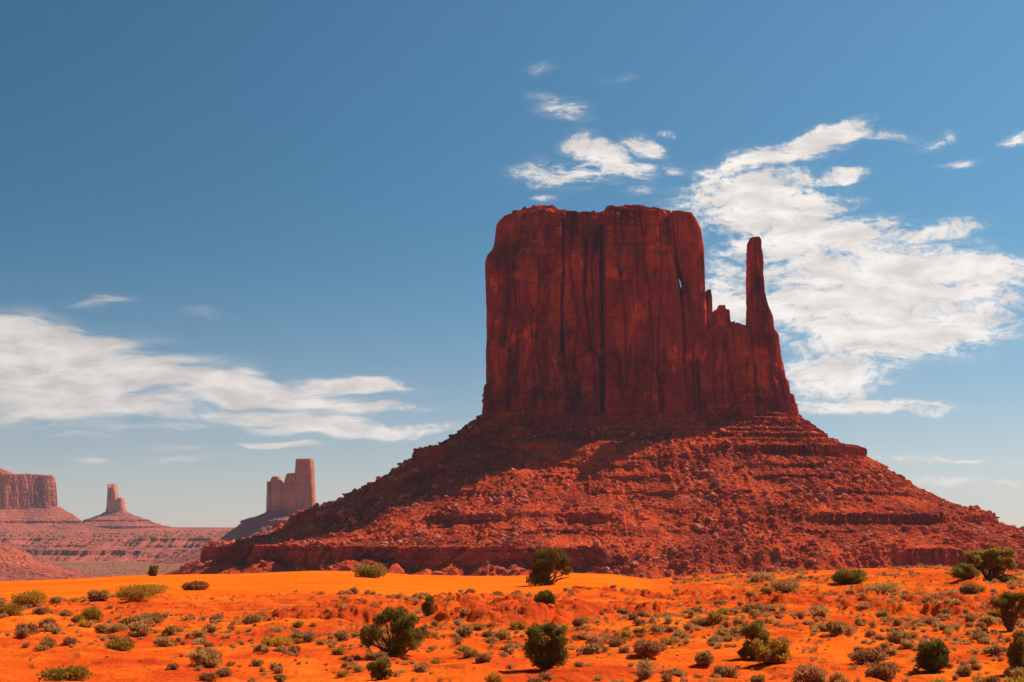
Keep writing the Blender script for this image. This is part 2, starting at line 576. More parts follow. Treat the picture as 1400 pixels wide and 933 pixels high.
def ground_parts(x, y, detail=True):
    x = np.asarray(x, float)
    y = np.asarray(y, float)
    D = np.hypot(x, y)
    px = bearing_px(x, y)
    front = sstep(y / np.maximum(D, 1e-6), .2, .6)
    cz = (EYE - (np.interp(px, CREST_PX, CREST_Y) - 735.0) / F * 200.0) * front
    z = cz * sstep(D, 70, 190)
    dune = sstep(D, 118, 134) * sstep(px, 960, 840) * front * sstep(D, 320, 230)
    dune = np.maximum(dune, sstep(px, 230, 60) * sstep(D, 122, 145) * front * sstep(D, 320, 230))
    rough = 1 - dune
    roll = .42 * fbm(x / 13, y / 17, 0, 3, 11) + .16 * fbm(x / 3.6, y / 3.6, 0, 3, 12)
    z = z + roll * (rough * sstep(D, 10, 35) * .95 + .05) * sstep(D, 300, 190)
    rock = np.zeros_like(z)
    for k, (mpx, mD, hw, hd, hh, cut) in enumerate(MOUNDS):
        mx, my = (mpx - 700) / F * mD, mD
        sel = (np.abs(x - mx) < hw * 2.4) & (np.abs(y - my) < hd * 2.4)
        if not sel.any():
            continue
        xs, ys = x[sel], y[sel]
        q = np.hypot((xs - mx) / hw, (ys - my) / hd) + .55 * fbm(xs / 2.8, ys / 2.8, k, 4, 40)
        if cut:
            f = sstep(q, 1.15, .35)
            f = np.where(ys < my, sstep(q, .95, .72) * .75 + .25 * f, f)
        else:
            f = sstep(q, 1.4, 0)
        z[sel] += .8 * hh * f * (.75 + .5 * fbm(xs / 2.2, ys / 4, k, 3, 41))
        if cut:
            rk = sstep(q, 1.15, .8) * sstep(ys, my + hd * .5, my - hd * .1) * .9
            rock[sel] = np.maximum(rock[sel], rk)
    if detail:
        lump = fbm(x / .8, y / .8, 0, 3, 21)
        _, _, w1 = worley(x / 1.5 + .5 * vnoise(x, y, 0, 26), y / 1.9, 27)
        _, _, w2 = worley(x / .55, y / .7, 28)
        z = z + np.clip(rock * 1.3, 0, 1) * (.12 * lump + .50 * (w1 - .5) + .22 * (w2 - .5)) + rough * .03 * fbm(x / .7, y / .7, 0, 3, 22) * sstep(D, 260, 150)
        hum = np.maximum(0, fbm(x / 1.6, y / 1.6, 0, 2, 25) - .15)
        z = z + rough * hum * .28 * sstep(D, 260, 150) * sstep(D, 15, 35)
    z = z + sstep(D, 205, 620) * (VALLEY - cz) + sstep(D, 700, 1500) * 2.0 * fbm(x / 300, y / 300, 0, 4, 33) * sstep(D, 9000, 6000)
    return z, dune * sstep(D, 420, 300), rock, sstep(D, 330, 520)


def gh(x, y):
    x, y = np.atleast_1d(np.asarray(x, float)), np.atleast_1d(np.asarray(y, float))
    return ground_parts(x, y)[0]


def build_ground():
    a_f = np.linspace(-R(22.5), R(22.5), 800)
    a_b = np.linspace(R(22.5), 2 * math.pi - R(22.5), 72)[1:-1]
    ang = np.concatenate([a_f, a_b])
    r = np.concatenate([[0.5], np.geomspace(3, 28, 14), np.geomspace(28, 260, 640)[1:], np.geomspace(260, 13000, 190)[1:]])
    A, RR = np.meshgrid(ang, r)
    X, Y = RR * np.sin(A), RR * np.cos(A)
    z, dune, rock, val = ground_parts(X, Y)
    P = np.stack([X, Y, z], -1)
    me = grid_mesh("ground", P, wrap=True, smooth=True, flip=True)
    attr(me, "dune", dune)
    attr(me, "rock", np.clip(rock, 0, 1))
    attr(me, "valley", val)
    g = link("ground", me, M_GROUND)
    tag(g, "orange red desert sand with a smooth dune and rocky banks", "ground", kind='structure')


build_ground()

# ------------------------------------------------------------------ rock builders


def rounded(n=5.0, hw=1.0, hd=1.0, nu=600, front_w=1.0):
    """Equal steps round a rounded box outline: unit coords, outward normal, arc length. Starts at the back."""
    t = np.linspace(0, 2 * math.pi, 20001)
    c, s = np.cos(t - math.pi * 1.5), np.sin(t - math.pi * 1.5)     # start at +y (the back)
    cx = np.sign(c) * np.abs(c) ** (2 / n)
    cy = np.sign(s) * np.abs(s) ** (2 / n)
    seg = np.hypot(np.diff(cx * hw), np.diff(cy * hd))
    wgt = np.where(.5 * (cy[1:] + cy[:-1]) > .92, .25, 1.0)         # fewer columns on the side nobody sees
    L = np.concatenate([[0], np.cumsum(seg * wgt)])
    A = np.concatenate([[0], np.cumsum(seg)])
    q = np.linspace(0, L[-1], nu + 1)[:-1]
    cx_, cy_, arc = np.interp(q, L, cx), np.interp(q, L, cy), np.interp(q, L, A)
    nx = np.sign(cx_) * np.abs(cx_) ** (n - 1) / hw
    ny = np.sign(cy_) * np.abs(cy_) ** (n - 1) / hd
    k = np.hypot(nx, ny)
    return cx_, cy_, nx / k, ny / k, arc


def rock_disp(X, Y, Z, arc, seed, s=1.0, cols=1.0, bed=1.0):
    """How far the rock face stands out from the plain outline."""
    a = arc / s + 2.0 * fbm(arc / s / 26, Z / s / 60, 0, 3, seed)
    zz = Z / s
    f1, f2, v = worley(a / 19, zz / 190 + .3, seed + 3)
    e = f2 - f1
    d = (v - .5) * 4.6 * cols - 1.7 * cols * np.exp(-(e / .04) ** 2) + 2.6 * cols * np.sqrt(np.clip(e, 0, .5) / .5)
    f1, f2, v = worley(a / 7.5, zz / 38, seed + 7)
    e = f2 - f1
    d = d + (v - .5) * 2.3 * cols - .7 * cols * np.exp(-(e / .06) ** 2) + .6 * cols * np.sqrt(np.clip(e, 0, .4) / .4)
    f1, f2, v = worley(a / 3.0, zz / 7, seed + 9)
    d = d + (v - .5) * 1.2 - .3 * np.exp(-((f2 - f1) / .08) ** 2)
    d = d + 2.4 * fbm(X / s / 20, Y / s / 20, zz / 30, 5, seed + 11) + .35 * fbm(X / s / 3, Y / s / 3, zz / 3, 3, seed + 12)
    d = d + bed * (.35 * vnoise(zz / 1.7, arc / s / 60, 0, seed + 13) + .25 * vnoise(zz / .8, arc / s / 30, 0, seed + 14))
    return (d - 1.7 * cols) * s


def block(name, left, right, D, yF, yB, parent, mat, seed, n=5.0, dz=.75, du=.75, s=1.0, amp=1.0, top=None, bed=1.0, cols=1.0, extra=None, base_drop=6.0, dome=2.0, rim=None, rimy=1.0, skew=(0.0, 0.0), tight=None, hold=.72, rise=None):
    """A free-standing mass of rock whose outline follows LEFT and RIGHT, lists of (photo x, photo y) from bottom to top at distance D.
    yF, yB: front and back distance; each may be a list from bottom to top."""
    left, right = np.array(left, float), np.array(right, float)
    xl, zl = at(left[:, 0], left[:, 1], D)
    xr, zr = at(right[:, 0], right[:, 1], D)
    z0, z1 = min(zl[0], zr[0]) - base_drop, min(zl[-1], zr[-1])
    nz = max(6, int((z1 - z0) / dz))
    z = np.linspace(z0, z1, nz)
    XL, XR = np.interp(z, zl, xl), np.interp(z, zr, xr)
    t = (z - z0) / (z1 - z0)
    yf = np.interp(t, np.linspace(0, 1, len(yF)), yF) if isinstance(yF, (list, tuple)) else np.full(nz, float(yF))
    yb = np.interp(t, np.linspace(0, 1, len(yB)), yB) if isinstance(yB, (list, tuple)) else np.full(nz, float(yB))
    hw, hd = .5 * (XR - XL).max(), .5 * (yb - yf).max()
    peri = 4 * (hw + hd) * .85
    nu = int(max(24, peri / du))
    cx, cy, nx, ny, arc = rounded(n, hw, hd, nu)
    # rows over the top, drawn in to the middle
    k = np.linspace(1, 0, 12)[1:]
    HW = np.concatenate([.5 * (XR - XL), .5 * (XR - XL)[-1] * k])
    HD = np.concatenate([.5 * (yb - yf), .5 * (yb - yf)[-1] * k])
    XM = np.concatenate([.5 * (XR + XL), np.full(len(k), .5 * (XR + XL)[-1])])
    YM = np.concatenate([.5 * (yb + yf), np.full(len(k), .5 * (yb + yf)[-1])])
    ZR = np.concatenate([z, z1 + dome * (1 - k ** 2)])
    fade = np.concatenate([np.ones(nz), k])
    X = XM[:, None] + HW[:, None] * cx
    Y = YM[:, None] + HD[:, None] * cy
    X = X + skew[0] * (Y - D) * (1 - skew[1] + skew[1] * cx)
    Z = ZR[:, None] + 0 * cx
    ARC = 0 * Z + arc
    d = rock_disp(X, Y, Z, ARC, seed, s, cols, bed) * amp
    if extra is not None:
        d = d + extra(X, Y, Z, cx[None, :] + 0 * Z, cy[None, :] + 0 * Z)
    # keep the drawn outline: the sides may only move in a little
    side = np.abs(nx)[None, :]
    d = d * (1 - hold * side ** 4)
    if tight is not None:
        d = d * tight(X, Y, Z, cx[None, :] + 0 * Z)
    d = d * fade[:, None]
    Xo, Yo = X + nx * d, Y + ny * d
    tt = np.clip((Z - z0) / (z1 - z0), 0, 1)
    _, _, b1 = worley(Xo / s / 7, Yo / s / 12, seed + 41)
    _, _, b2 = worley(Xo / s / 2.6, Yo / s / 4, seed + 42)
    wob = 1.25 * s * rimy * (1.1 * fbm(Xo / s / 14, Yo / s / 14, 0, 3, seed + 40) + 1.8 * (b1 - .5) + 1.0 * (b2 - .5)) * tt ** 14
    if rim is not None:
        wob = wob + rim(Xo, Yo) * tt ** 14
    top_r = (np.arange(len(ZR)) >= nz)[:, None]
    wob = wob + np.where(top_r, .9 * s * ridged(Xo / s / 5, Yo / s / 5, 0, 3, seed + 44), 0)
    if rise is not None:
        kk = fade[:, None]
        wob = wob + rise(Xo, Yo) * np.clip((1 - kk) / .16, 0, 1)
    P = np.stack([Xo, Yo, Z + wob], -1)
    me = grid_mesh(name, P, wrap=True, flip=False)
    return link(name, me, mat, parent)


def talus(name, x0, x1, y0, y1, rc, prof, parent, mat, seed, ncol, drow, ledge_mask=None, s=1.0, sigma=9.0, meander=7.0, rough=1.25, mounds=None):
    """The apron round a cliff: offset curves of a rounded rectangle; PROF is the stepped section (distance out, height)."""
    prof = np.array(prof, float)
    seg = np.hypot(np.diff(prof[:, 0]), np.diff(prof[:, 1]))
    L = np.concatenate([[0], np.cumsum(seg)])
    nrow = int(L[-1] / drow)
    q = np.linspace(0, L[-1], nrow)
    d, z = np.interp(q, L, prof[:, 0]), np.interp(q, L, prof[:, 1])
    dd = np.linspace(prof[0, 0], prof[-1, 0], 1500)
    zz = np.interp(dd, prof[:, 0], prof[:, 1])
    step = dd[1] - dd[0]
    kk = np.arange(-int(3 * sigma / step), int(3 * sigma / step) + 1) * step
    ker = np.exp(-.5 * (kk / sigma) ** 2)
    ker /= ker.sum()
    zs_ = np.convolve(np.pad(zz, len(kk) // 2, mode='reflect', reflect_type='odd'), ker, mode='valid')[:len(dd)]
    zs = np.interp(d, dd, zs_)
    # columns: straight runs and corners, thinner at the back
    xa, xb, ya, yb = x0 + rc, x1 - rc, y0 + rc, y1 - rc
    reach = rc + prof[-1, 0] * .6
    pieces = [('l', (xb, yb), (xa, yb), (0, 1)), ('c', (xa, yb), 90, 180), ('l', (xa, yb), (xa, ya), (-1, 0)), ('c', (xa, ya), 180, 270),
              ('l', (xa, ya), (xb, ya), (0, -1)), ('c', (xb, ya), -90, 0), ('l', (xb, ya), (xb, yb), (1, 0)), ('c', (xb, yb), 0, 90)]
    pts, nrm, arc, wts = [], [], [], []
    for pc in pieces:
        ln = math.dist(pc[1], pc[2]) if pc[0] == 'l' else reach * math.pi / 2
        back = pc[0] == 'l' and pc[3] == (0, 1) or pc[0] == 'c' and pc[2] in (0, 90)
        wts.append(ln * (.22 if back else 1.0))
    tot = sum(wts)
    acc = 0.0
    for pc, w in zip(pieces, wts):
        n = max(3, int(ncol * w / tot))
        f = np.arange(n) / n
        if pc[0] == 'l':
            a, b = np.array(pc[1]), np.array(pc[2])
            pts.append(a + (b - a) * f[:, None])
            nrm.append(np.repeat([pc[3]], n, 0).astype(float))
            ln = np.hypot(*(b - a))
        else:
            th = np.radians(pc[2] + (pc[3] - pc[2]) * f)
            pts.append(np.repeat([pc[1]], n, 0).astype(float))
            nrm.append(np.stack([np.cos(th), np.sin(th)], -1))
            ln = reach * math.pi / 2
        arc.append(acc + f * ln)
        acc += ln
    pts, nrm, arc = np.concatenate(pts), np.concatenate(nrm), np.concatenate(arc)
    th = np.unwrap(np.arctan2(nrm[:, 1], nrm[:, 0]))
    Dm = d[:, None] + 0 * arc
    bx = pts[:, 0] + nrm[:, 0] * (rc + Dm)
    by = pts[:, 1] + nrm[:, 1] * (rc + Dm)
    mask = np.ones_like(Dm) if ledge_mask is None else ledge_mask(bx, by, Dm, z[:, None] + 0 * Dm)
    Z = zs[:, None] * (1 - mask) + z[:, None] * mask
    ramp = np.clip(Dm / (40 * s), 0, 1)
    # the outline of the ledges wanders
    w = meander * s * (fbm(bx / (60 * s), by / (60 * s), 0, 4, seed) * 1.6)
    # gullies and fans run straight down the slope
    gul = ridged(arc / (38 * s), 0 * arc + seed * .37, 0, 4, seed + 5)[None, :] * np.ones_like(Dm)
    gul2 = ridged((arc / (11 * s))[None, :] + .5 * fbm(bx / (25 * s), by / (25 * s), 0, 2, seed + 6), Dm / (90 * s), 0, 3, seed + 8)
    out = w * ramp + ramp * s * (4.6 * gul + 1.8 * gul2)
    # steep beds are cut by upright joints
    if mounds is not None:
        d0, d1, hh = mounds
        hill = (np.maximum(0, fbm(arc / 15, 0 * arc, 0, 3, seed + 51) + .10) ** .75)[None, :] * 2.0
        Z = Z + hh * hill * sstep(Dm, d0, d0 + 3) * sstep(Dm, d1, d0 + 6) * mask
    steep = np.abs(np.gradient(z)) / np.maximum(np.hypot(np.gradient(z), np.gradient(d)), 1e-6)
    st = sstep(steep, .75, .95)[:, None] * mask
    a_out = np.hypot(bx - .5 * (x0 + x1), by - .5 * (y0 + y1))
    aa = th[None, :] * a_out + bx * .5
    f1, f2, v = worley(aa / (5.5 * s), Z / (22 * s), seed + 21)
    joint = (v - .5) * 3.0 - 1.8 * np.exp(-((f2 - f1) / .09) ** 2)
    f1, f2, v = worley(aa / (2.2 * s), Z / (5 * s), seed + 23)
    joint = joint + (v - .5) * 1.1
    joint = joint + .8 * vnoise(Z / (1.1 * s), arc / (70 * s), 0, seed + 25)
    out = out + st * s * joint
    # rubble
    f1, f2, v = worley(bx / (6.5 * s) + .4 * vnoise(bx / 5, by / 5, 0, 3), by / (5 * s), seed + 31)
    rub = np.where(v > .55, np.sqrt(np.clip(.42 - f1, 0, 1)) * 2.6 * v, 0)
    f1, f2, v = worley(bx / (2.6 * s), by / (2.2 * s), seed + 33)
    rub = rub + np.where(v > .35, np.sqrt(np.clip(.42 - f1, 0, 1)) * 1.2 * v, 0)
    rub = rub * 1.15 * sstep(fbm(bx / (26 * s), by / (26 * s), 0, 4, seed + 35), -.12, .22) + .9 * fbm(bx / (9 * s), by / (9 * s), 0, 4, seed + 37) + .5 * fbm(bx / (2.5 * s), by / (2.5 * s), 0, 3, seed + 38)
    rub = rub * (1 - st) * sstep(Dm, 0, 12 * s) * rough * s
    # thin beds make little steps under the cliff
    thin = .9 * s * vnoise(Z / (2.0 * s), arc / (90 * s), 0, seed + 39) * sstep(Dm, 70 * s, 20 * s)
    out = out + thin
    X = bx + nrm[:, 0] * (out + .35 * rub)
    Y = by + nrm[:, 1] * (out + .35 * rub)
    Zf = Z + .85 * rub
    P = np.stack([X, Y, Zf], -1)
    me = grid_mesh(name, P, wrap=True, flip=True)
    attr(me, 'dust', (sstep(Dm, mounds[0], mounds[0] + 4) if mounds else 0 * Dm))
    return link(name, me, mat, parent), P, mask, st


# ------------------------------------------------------------------ the big butte
BD = 1000.0
butte = empty("butte", (88, 1030, -45))
tag(butte, "huge dark red sandstone butte with a thin thumb of rock on its right", "butte")
_par = butte.location.copy()


def child(o, par):
    """Parent with the part's vertices kept in place."""
    o.parent = par
    o.matrix_parent_inverse = par.matrix_basis.inverted()
    return o


bpy.context.view_layer.update()


def groove(pxs, pys, poly, width, depth, rise=None):
    """A crack drawn down the face: POLY are photo pixels from top to bottom."""
    poly = np.array(poly, float)
    gx = np.interp(pys, poly[:, 1], poly[:, 0])
    inside = sstep(pys, poly[0, 1] - 8, poly[0, 1] + 4) * sstep(pys, poly[-1, 1] + 8, poly[-1, 1] - 4)
    return -depth * np.exp(-((pxs - gx) / width) ** 2) * inside


def main_extra(X, Y, Z, cx, cy):
    px, py = proj(X, Y, Z)
    fr = sstep(cy, -.35, -.85)
    d = 0
    # the face steps out and back between the great cracks
    d = d + 6.5 * sstep(px, 824, 828) - 4.0 * sstep(px, 771, 774) * sstep(px, 828, 824) + 2.0 * sstep(px, 702, 740) * sstep(px, 768, 740)
    d = d - 2.5 * sstep(px, 900, 903)
    for poly, w, dp in (
        ([(770, 300), (771, 360), (768, 420), (769, 480)], 1.6, 9), ([(769, 470), (774, 520), (786, 560)], 2.2, 6),
        ([(799, 310), (802, 350), (799, 400), (806, 450), (808, 478)], 2.0, 6), ([(824, 296), (824, 380), (826, 470), (824, 570)], 2.4, 9),
        ([(692, 345), (694, 380), (690, 430), (686, 470)], 3.6, 6.5), ([(740, 372), (746, 400), (744, 450), (746, 520)], 3.0, 4.5),
        ([(709, 440), (707, 500), (710, 540)], 1.6, 3.5), ([(783, 480), (788, 520), (794, 545)], 4.0, 5.5),
        ([(900, 300), (901, 420), (897, 450), (899, 560)], 1.3, 4.0), ([(868, 300), (870, 380), (872, 420)], 1.2, 2.2),
        ([(852, 320), (853, 338)], 1.6, 3.0), ([(862, 470), (858, 520), (860, 565)], 1.4, 2.5), ([(880, 480), (884, 560)], 1.4, 2.2),
        ([(730, 500), (733, 560)], 1.5, 3.0)):
        d = d + groove(px, py, poly, w * 1.05, dp * .9)
    # round-topped pillar leaning on the face
    t = np.clip((py - 480) / 14, 0, 1)
    half = 13 * np.sqrt(np.clip(1 - (1 - t) ** 2, 0, 1)) + 2 * sstep(py, 480, 560)
    q = np.clip(1 - ((px - 808) / np.maximum(half, .5)) ** 2, 0, 1)
    d = d + 9.0 * np.sqrt(q) * (py > 480)
    # left shoulder pillar
    t = np.clip((py - 348) / 10, 0, 1)
    d = d + 3.0 * np.sqrt(np.clip(1 - ((px - 676) / 12) ** 2, 0, 1)) * t
    # arch scars
    for (ax, ay, aw, ah) in ((845, 415, 16, 26), (748, 395, 13, 35), (880, 440, 15, 18), (720, 440, 12, 30), (786, 430, 10, 40)):
        q = 1 - ((px - ax) / aw) ** 2 - ((py - ay) / ah) ** 2
        d = d - 1.8 * sstep(q, 0, .18) * (.5 + .5 * sstep(py, ay + ah, ay - ah))
    # thin layered beds at the foot
    zb = sstep(py, 522, 536)
    d = d + zb * (1.2 + 1.1 * vnoise(Z / 2.3, X / 90, 0, 5) + .9 * vnoise(Z / .9, X / 50, 0, 6))
    # softer ledgy beds near the rim
    zt = sstep(py, 352, 345)
    d = d - zt * (1.0 + 3.2 * sstep(py, 345, 300)) + zt * .9 * vnoise(Z / 2.0, X / 60, 0, 8)
    return d * fr


main = block("cliff", [(662, 572), (661, 545), (663, 531), (666, 528), (665, 500), (666, 420), (664, 360), (667, 350), (673, 344), (677, 330), (680, 306), (686, 299), (694, 294)],
             [(942, 572), (939, 500), (937, 450), (932, 398), (930.3, 392), (927.6, 376), (926.8, 372), (925, 340), (922, 300), (921, 294)],
             BD + 12, [984, 988, 990, 992, 996], [1085, 1080, 1078, 1076, 1070], None, M_CLIFF, 101, n=7.5, dz=.62, du=.62, extra=main_extra, dome=1.5, rise=lambda X, Y: 1.9 * sstep(X, 1, 6) * sstep(X, 40, 34) + 2.1 * sstep(X, 62, 74) * sstep(X, 110, 98) + .4, skew=(.116, .5), tight=lambda X, Y, Z, cx: 1 - .97 * sstep(cx, .90, .975))
child(main, butte)

flake = block("cliff_flake", [(932, 572), (934, 500), (934, 450), (930, 398), (932.7, 391), (929.9, 379), (926, 370), (921, 340), (918, 300), (918, 296)],
              [(976, 572), (970, 500), (966, 430), (963, 390), (962, 340), (958, 315), (950, 300), (944, 294.5)],
              BD + 12, [996, 998, 1000], [1042, 1040, 1034], None, M_CLIFF, 131, n=6.0, dz=.65, du=.65, amp=.55, cols=.8, dome=1.0, skew=(.116, 0.0), tight=lambda X, Y, Z, cx: 1 - .97 * sstep(cx, -.80, -.95))
child(flake, butte)


def shoulder_extra(X, Y, Z, cx, cy):
    px, py = proj(X, Y, Z)
    fr = sstep(cy, -.3, -.8)
    d = 0
    for poly, w, dp in (([(936, 440), (934, 500), (932, 570)], 2.0, 5), ([(956, 448), (954, 500), (956, 560)], 1.6, 5),
                        ([(978, 455), (976, 520), (979, 570)], 1.6, 3), ([(998, 440), (1004, 480), (1001, 540)], 1.4, 2.4), ([(1026, 450), (1031, 500), (1033, 545)], 2.2, 5)):
        d = d + groove(px, py, poly, w * 1.05, dp * .9)
    zb = sstep(py, 532, 540)
    d = d + zb * (1.4 + 1.0 * vnoise(Z / 2.3, X / 90, 0, 5) + .9 * vnoise(Z / .9, X / 50, 0, 6))
    return d * fr


shoulder = block("cliff_shoulder", [(908, 574), (912, 520), (920, 470), (940, 450), (956, 446)], [(1062, 576), (1056, 520), (1052, 470), (1034, 448), (1024, 444)],
                 BD, [984, 989, 996, 1004], [1046, 1044, 1036, 1030], None, M_CLIFF, 151, n=4.5, dz=.65, du=.65, extra=shoulder_extra, dome=2.0,
                 rim=lambda X, Y: 2.5 * sstep(X, 150, 141) + 1.5 * vnoise(X / 5, Y / 7, 0, 9))
child(shoulder, butte)
butt = block("cliff_buttress", [(902, 574), (903, 520), (905, 470), (910, 450), (914, 441)], [(938, 574), (936, 520), (934, 475), (931, 458), (923, 444)],
             BD - 8, [979, 983, 988], [1010, 1008, 1006], None, M_CLIFF, 161, n=3.5, dz=.65, du=.65, amp=.7, dome=1.5)
child(butt, butte)

spire = block("thumb_spire", [(1030, 577), (1030, 540), (1027, 500), (1026, 440), (1025.5, 400), (1026, 350), (1026.5, 333), (1029, 324)],
              [(1092, 577), (1090, 563), (1088.5, 553), (1086, 550), (1085, 541), (1080, 539), (1078, 522), (1074, 518), (1072, 508), (1068, 480), (1065, 457), (1059.5, 450), (1058, 432), (1053, 420), (1047, 400), (1045, 370), (1042.5, 345), (1040.5, 338), (1041, 326), (1039, 323)],
              BD, [986, 993, 999, 1003], [1026, 1023, 1019, 1016], None, M_CLIFF, 171, n=3.4, dz=.5, du=.5, s=.55, amp=1.15, cols=.9, dome=.8, hold=.62)
child(spire, butte)
for k, (lft, rgt, yf, yb) in enumerate((
        ([(964, 452), (966, 430), (967.5, 405), (969, 394)], [(980, 452), (977, 430), (976, 402), (974.5, 393)], 1006, 1018),
        ([(976, 455), (977, 440), (978, 430), (978.5, 423)], [(988, 455), (987, 440), (986.5, 428), (985.5, 422)], 1006, 1018),
        ([(981, 455), (982, 440), (983, 425), (984, 417)], [(996, 455), (995, 440), (994, 423), (992.5, 416)], 1003, 1016),
        ([(988, 455), (989, 440), (990.5, 426), (991.5, 421)], [(1004, 455), (1002, 440), (1000.5, 425), (999.5, 420)], 1005, 1018),
        ([(998, 455), (999, 447), (1001, 439)], [(1012, 456), (1009, 446), (1006, 438)], 1003, 1016),
        ([(1008, 455), (1009, 449), (1011, 442)], [(1024, 456), (1019, 449), (1015, 442)], 1003, 1016))):
    pk = block("pinnacle", lft, rgt, BD, yf, yb, None, M_CLIFF, 181 + k, n=5.0, dz=.45, du=.45, s=.4, amp=1.0, cols=.8, dome=.6, base_drop=3)
    child(pk, butte)
# cap rocks standing back from the rim
for k, (lft, rgt, yf, yb, DD) in enumerate((
        ([(700, 296), (705, 291), (709, 287), (713, 285)], [(776, 297), (773, 292), (770, 288), (764, 285)], 1004, 1050, 1010),
        ([(800, 298), (822, 292), (832, 289), (842, 286)], [(940, 298), (918, 293), (908, 289), (897, 285.5)], 1003, 1056, 1010))):
    cp = block("cap_rock", lft, rgt, DD, yf, yb, None, M_CLIFF, 191 + k * 5, n=3.4, dz=.4, du=.7, amp=.5, cols=.7, bed=2.2, dome=.6, base_drop=6)
    child(cp, butte)


def ledge_mask(bx, by, d, z):
    px, py = proj(bx, np.maximum(by, 300), z)
    n = fbm(bx / 42, by / 42, 0, 3, 61)
    n2 = fbm(bx / 15, by / 15, 0, 3, 62)
    m1 = np.maximum(sstep(n + .35 * n2, -.12, .08), np.maximum(sstep(px, 650, 600), sstep(px, 1105, 1135)))                                         # upper ledge
    m2 = np.where(px < 900, sstep(n + .5 * n2 + .30 * sstep(px, 620, 420) + .6 * sstep(px, 480, 420), -.22, .0), sstep(px, 1085, 1125) * sstep(px, 1300, 1270) + sstep(px, 1290, 1330) * .85)
    m2 = np.clip(m2, 0, 1)
    m3 = np.maximum(sstep(px + 60 * n2, 860, 800), .9 * sstep(px, 1215, 1245) * sstep(px, 1345, 1300))                                          # the low bench on the left
    mo = sstep(fbm(bx / 24, by / 24, 0, 4, 63) + .25 * fbm(bx / 60, d / 9, 0, 2, 64), .02, .18) * .8
    m2 = np.where(((d > 50) & (d < 98)) | ((d > 136) & (d < 158)), mo, m2)
    m = np.where(d < 50, np.maximum(m1 * .95, sstep(d, 34, 26)), np.where(d < 148, m2, m3))
    # soften the borders between the three
    return np.clip(m, 0, 1)


PROF = [(-8, 92), (0, 89), (3, 88), (3.6, 85.5), (7, 84.5), (7.5, 82), (11, 81), (11.5, 78.5), (16, 77), (16.4, 75), (21, 73), (21.6, 70.5), (27, 68.5), (27.5, 67),
        (44, 64), (45.5, 57.5), (56, 51.5), (57, 48), (68, 43.5), (68.7, 40.5), (80, 36), (87, 33), (87.7, 30.2), (95, 27.5), (104, 25), (126, 19), (128, 12.5), (140, 9), (140.8, 6.4), (152, 4), (166, 1), (183, -.3), (184.5, -12.5), (200, -17.5), (230, -28), (275, -42), (330, -50)]
tal, TP, TM, TS = talus("talus_slope", -19.5, 196.0, 985.0, 1082.0, 26.0, PROF, None, M_TALUS, 301, 1900, .85, ledge_mask, mounds=(185.5, 216, 3.4))
child(tal, butte)

# ------------------------------------------------------------------ far country on the left
FARD = 3200.0


def strip_hills():
    """A terraced table of layered red rock across the valley: a rim that winds, cliffs and slopes below it, a rising plain behind."""
    prof = np.array([(-5200, 60), (-3200, 46), (-1700, 34), (-700, 17), (-160, 7), (0, 3.5), (3, -3), (45, -12), (48, -17), (105, -22), (125, -23), (129, -33), (175, -41), (200, -43), (203, -46), (320, -50)], float)
    seg = np.hypot(np.diff(prof[:, 0]), np.diff(prof[:, 1]) * 6)
    L = np.concatenate([[0], np.cumsum(np.minimum(seg, 260))])
    q = np.linspace(0, L[-1], 330)
    s_, z_ = np.interp(q, L, prof[:, 0]), np.interp(q, L, prof[:, 1])
    # the same section with its ledges worn down into plain slopes
    soft = np.interp(s_, [-5200, -3200, -1700, -700, -160, -10, 60, 130, 200, 320], [60, 46, 34, 17, 7, 3, -16, -27, -43, -50])
    x = np.linspace(-3600, 2200, 2200)
    ycen = FARD + .10 * np.abs(x + 600) + 170 * fbm(x / 420, 0 * x, 0, 3, 71) + 60 * ridged(x / 130, 0 * x, 0, 4, 72)
    S = s_[:, None] + 0 * x
    X = x[None, :] + 0 * S
    Y = ycen[None, :] - S
    m = sstep(fbm(X / 110, S / 60, 0, 4, 78), -.22, .18)
    Z = z_[:, None] * m + soft[:, None] * (1 - m)
    near = sstep(S, -500, -20)
    gul = ridged(X / 42, S / 500, 0, 4, 74) + .5 * ridged(X / 15, S / 200, 0, 3, 79)
    Y = Y - near * (16 * fbm(X / 50, S / 90, 0, 4, 73) + 26 * gul * sstep(S, -10, 60))
    Z = Z + (1 - near) * 7 * fbm(X / 300, Y / 300, 0, 5, 75) + near * (1.6 * fbm(X / 22, Y / 22, 0, 4, 76) + 1.8 * vnoise(X / 70, Z / 1.6, 0, 77) * sstep(S, 0, 20))
    me = grid_mesh("hills", np.stack([X, Y, Z], -1), flip=True)
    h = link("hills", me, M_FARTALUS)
    tag(h, "layered pink red terraces of rock across the valley", "hills", kind='structure')


strip_hills()


